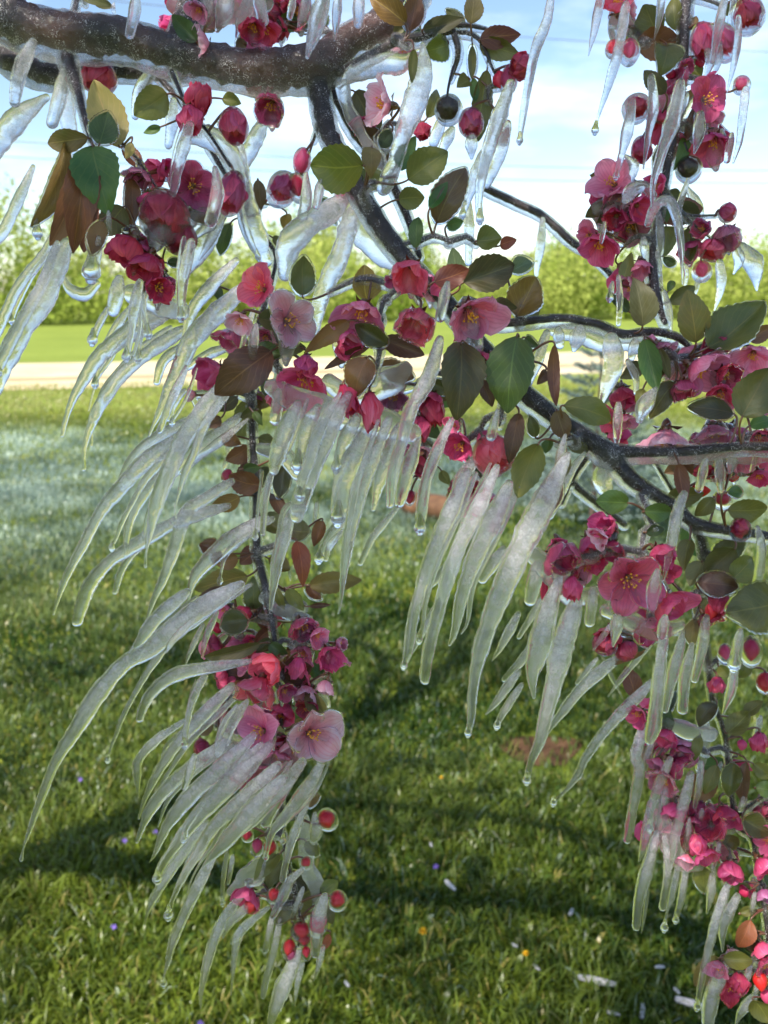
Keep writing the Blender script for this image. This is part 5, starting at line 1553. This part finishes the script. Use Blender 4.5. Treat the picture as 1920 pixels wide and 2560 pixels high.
for l in rows(ICICLES):
    hd, body = l.split('|'); hh = hd.split(); q = [list(map(float, p.split())) for p in body.split(',')]
    ln_ = abs(q[-1][1] - q[0][1]) + abs(q[-1][0] - q[0][0])
    if hh[1] not in ('center', 'spray', 'pale', 'right', 'front', 'leafspray') or ln_ < 420 or len(comp) >= 46 or tip_rng.random() < 0.12: continue
    ox, oy = tip_rng.choice([-1, 1]) * tip_rng.uniform(34, 74), tip_rng.uniform(-30, 40); cut = tip_rng.uniform(0.62, 0.97); ww = tip_rng.uniform(0.34, 0.55)
    d0_ = float(hh[2].split('>')[0]) + tip_rng.uniform(-0.5, 1.0)
    pp = [(x + ox * (1 - 0.5 * i / len(q)) + tip_rng.uniform(-12, 12), q[0][1] + (y - q[0][1]) * cut + oy, max(20, w_ * ww)) for i, (x, y, w_) in enumerate(q)]
    pp = [(q[0][0] + (x - q[0][0] - ox) * cut + ox, y, w_) for x, y, w_ in pp]
    comp.append(f"{hh[0]} {hh[1]} {d0_:.2f}{' D' if tip_rng.random() < 0.35 else ''} | " + ', '.join(f"{x:.0f} {y:.0f} {w_:.0f}" for x, y, w_ in pp))
ICICLES += chr(10).join(drips + comp)
for ii, line in enumerate(l for l in ICICLES.strip().splitlines() if l.strip()):
    hd, body = line.split('|'); h = hd.split(); t, host, ds = h[0], h[1], h[2]; drop = 'D' in h[3:]
    d0, d1 = (map(float, ds.split('>')) if '>' in ds else (float(ds), float(ds)))
    pts = [list(map(float, p.split())) for p in body.split(',')]; K = []
    bow = random.uniform(-0.006, 0.006)
    for k, (x, y, wz) in enumerate(pts):
        f = k / (len(pts) - 1); d = d0 + (d1 - d0) * f
        p = T(t, x, y, d) + FWD * (bow * math.sin(f * math.pi) + 0.004 * f)
        K.append([*p, wpx(t, wz, d) / 2])
    K = np.array(K); C = catmull(K, 0.0022); n = len(C); s = np.linspace(0, 1, n)
    ln = np.linalg.norm(np.diff(C[:, :3], axis=0), axis=1).sum(); rmean = C[:, 3].mean()
    rr = np.maximum(C[:, 3], 0.0004)
    wob = np.array([noise.noise(Vector((i * 0.16, ii * 2.7, 0.2))) + 0.6 * noise.noise(Vector((i * 0.62, ii * 5.1, 4.2))) for i in range(n)])
    rr = rr * (0.84 + 0.13 * wob)
    if not drop and C[-1, 3] < 0.6 * rmean: rr = rr * (1 - 0.45 * np.clip((s - 0.7) / 0.3, 0, 1))
    dist = np.concatenate([[0], np.cumsum(np.linalg.norm(np.diff(C[:, :3], axis=0), axis=1))])
    rr = rr * (0.48 + 0.52 * np.clip(dist / min(0.022, ln * 0.4), 0, 1) ** 0.7)
    V, F = tube(C[:, :3], rr, 16, amp=0.11, freq=210, seed=ii, ridge=0.03, flat=random.uniform(0.86, 1.0))
    nr = len(V) // 16; sv = np.repeat(np.linspace(0, 1, nr), 16)
    fat = min(1.0, rmean / 0.0065)
    top = 0.66 if host in ('limb', 'leafspray', 'twig', 'sky') else 0.72
    mlk = (top * (1 - sv) ** 0.75 + 0.06) * (0.55 + 0.45 * fat)
    vn = np.array([noise.noise(Vector((v * 70).tolist()) + Vector((ii, 0, 0))) for v in V])
    mlk = np.clip(mlk * (1 + 0.9 * vn) * np.clip(0.1 + sv * ln / min(0.012, ln * 0.35), 0, 1), 0.0, 0.9)
    size = 'long' if ln > 0.11 else ('short' if ln < 0.045 else 'mid length')
    girth = 'stout' if rmean > 0.0065 else ('slender' if rmean > 0.0038 else 'thin')
    ch = C[-1, :3] - C[0, :3]; dev = np.abs(np.cross(C[:, :3] - C[0, :3], nrm(ch))).max() / (ln + 1e-9)
    bend = 'curved ' if dev > 0.085 else ('straight ' if dev < 0.03 else '')
    lean = math.degrees(math.acos(min(1, abs(nrm(ch)[2])))); lean = 'slanting ' if lean > 32 else ('upright ' if lean < 12 else '')
    tipw = '' if drop else ('blunt ' if C[-1, 3] > 0.62 * rmean else ('pointed ' if C[-1, 3] < 0.3 * rmean else ''))
    kindw = f"{size} {girth} {bend}{lean}{tipw}"
    label = f"{kindw}icicle {'with drop ' if drop else ''}{HOST[host]}"
    ic = mk('icicle', V, F, ICE, origin=C[0, :3], milk=mlk, props={'label': label, 'category': 'icicle', 'group': f"{kindw}{'dripping ' if drop else ''}icicles {HOST[host]}"})
    if rmean > 0.0018:
        k2 = max(4, int(n * random.uniform(0.74, 0.92))); rc = rr[:k2] * np.linspace(0.72, 0.34, k2)
        Vc, Fc = tube(C[:k2, :3], rc, 12, amp=0.22, freq=260, seed=ii + 400)
        sc = np.repeat(np.linspace(0, 1, len(Vc) // 12), 12)
        mc = (0.95 * (1 - sc) ** 1.15 + 0.06) * (0.6 + 0.4 * fat) * np.clip(0.05 + sc * ln * 0.85 / min(0.014, ln * 0.35), 0, 1)
        mk('cloudy_core', Vc, Fc, CORE, ic, origin=C[0, :3], milk=mc)
    if drop:
        e = C[-1, :3]; r = max(0.0019, C[-1, 3] * 1.12); tn = nrm(C[-1, :3] - C[-4, :3]); g = nrm(tn * 0.4 + down)
        Cd = np.array([e - g * r * 1.9, e - g * r * 1.0, e - g * r * 0.2, e + g * r * 0.5, e + g * r * 0.95]); rd = np.array([0.35, 0.62, 0.95, 1.0, 0.6]) * r
        Cs = catmull(np.hstack([Cd, rd[:, None]]), 0.0007); V, F = tube(Cs[:, :3], Cs[:, 3], 14); mk('water_drop', V, F, WATER, ic, origin=e, milk=[0.0] * len(V))

# ---------------------------------------------------------------- small things on the lawn
CHIP = ice_mat('fallen_ice', milk0=0.35, milk_gain=0.6, rough=0.15, bump=0.5, clear=0.1)
chips = [(1290 - 10 + 555 * S + 0, 1920 + 1378 * S, 190, 18), (1280 + 1180 * S, 1920 + 1530 * S, 170, 26), (1280 + 845 * S, 1920 + 1570 * S, 90, -70), (1280 + 960 * S, 1920 + 1288 * S, 45, 0), (1280 + 160 * S, 1920 + 1292 * S, 45, 60),
         (640 + 1260 * S, 1920 + 760 * S, 90, 60), (640 + 1135 * S, 1920 + 500 * S, 40, 80), (1280 + 385 * S, 1920 + 930 * S, 60, -60), (640 + 590 * S, 1920 + 1400 * S, 40, 60), (1280 + 1070 * S, 1920 + 1445 * S, 40, 70), (1280 + 660 * S, 1920 + 1590 * S, 60, 20), (1280 + 20 * S, 1920 + 1150 * S, 35, 40)]
for k, (px, py, lz, an) in enumerate(chips):
    c = G(px, py, 0.045); dist = np.linalg.norm(c - CAM); ln = lz * S * dist / F_PX; a = R(-an)
    dr = np.array([math.cos(a), math.sin(a), 0.02]); r = min(0.006, ln * 0.10) + 0.002
    Cc = np.array([c + dr * ln * (q - 0.5) for q in (0, 0.3, 0.6, 0.85, 1)]); V, F = tube(Cc, r * np.array([0.8, 1.0, 0.95, 0.8, 0.5]), 10, amp=0.2, freq=90, seed=k)
    big = ln > 0.05
    mk('fallen_icicle', V, F, CHIP, origin=c, milk=[0.6] * len(V), props={'label': 'long broken icicle lying flat on the grass' if big else 'small chip of white ice lying in the grass', 'category': 'ice', 'group': 'broken icicles on the grass' if big else 'ice chips in the grass'})
YEL = simple('dandelion_yellow', (0.80, 0.52, 0.02), 0.7); STEMG = simple('dandelion_stem', (0.22, 0.26, 0.07), 0.5)
for k, (hx, hy, bx, by, lab) in enumerate([(640 + 1078 * S, 1920 + 1050 * S, 640 + 1066 * S, 1920 + 1270 * S, 'tall yellow dandelion on a bent pale stem in the grass'), (640 + 1200 * S, 1920 + 100 * S, 640 + 1198 * S, 1920 + 180 * S, 'small dandelion far out on the lawn past the soil patch'), (640 + 420 * S, 1920 + 1305 * S, 640 + 415 * S, 1920 + 1400 * S, 'low dandelion beside the tip of the hanging spray'), (1280 + 80 * S, 1920 + 1272 * S, 1280 + 60 * S, 1920 + 1350 * S, 'half closed dandelion near the fallen ice')]):
    b = G(bx, by); dist = np.linalg.norm(b - CAM); hgt = max(0.06, abs(by - hy) * dist / F_PX / math.cos(PITCH) * 0.95)
    e = empty('dandelion', b, label=lab, category='dandelion', group='dandelions on the lawn')
    hd3 = b + np.array([(hx - bx) * dist / F_PX, 0, hgt])
    Cc = catmull(np.array([b, (b + hd3) / 2 + np.array([0.008, 0, 0]), hd3]), 0.01); V, F = tube(Cc, np.full(len(Cc), 0.0017), 6); mk('stem', V, F, STEMG, e)
    V = []; F = []
    for j in range(110):
        ph = rng.uniform(0, 6.28); el = rng.uniform(0.1, 1.45); dv = np.array([math.cos(ph) * math.cos(el), math.sin(ph) * math.cos(el), math.sin(el)]); sd = nrm(np.cross(dv, (0.2, 0.3, 1))) * 0.0013
        q0 = hd3; q1 = hd3 + dv * (0.010 if k < 1 else 0.007); i0 = len(V); V += [q0 - sd * 0.4, q0 + sd * 0.4, q1 + sd, q1 - sd]; F.append((i0, i0 + 1, i0 + 2, i0 + 3))
    mk('flower_head', V, F, YEL, e, smooth=False)
VIO = simple('violet', (0.16, 0.10, 0.42), 0.6)
for k, (px, py) in enumerate([(1010 * S, 1920 + 408 * S), (812 * S, 1920 + 465 * S), (740 * S, 1920 + 1022 * S), (522 * S, 1920 + 70 * S), (640 + 1165 * S, 1920 + 632 * S), (1300 * S, 1920 + 1645 * S)]):
    c = G(px, py, 0.055); parts = []
    e = empty('violet', (c[0], c[1], 0), label='tiny violet flower dotting the grass', category='violet', group='violets in the lawn')
    V, F = tube(np.array([[c[0] + 0.006, c[1], 0], [c[0] + 0.002, c[1], 0.03], c]), np.full(3, 0.0009), 5); mk('stem', V, F, STEMG, e)
    for j in range(5):
        a = j * 2 * math.pi / 5 + k; dv = np.array([math.cos(a), -0.55, math.sin(a)]); parts.append(ball(c + dv * 0.0040, 0.0030, 0.0010, 0.0046, nrm(dv), 7, 5))
    V, F = join(parts); mk('petals', V, F, VIO, e)
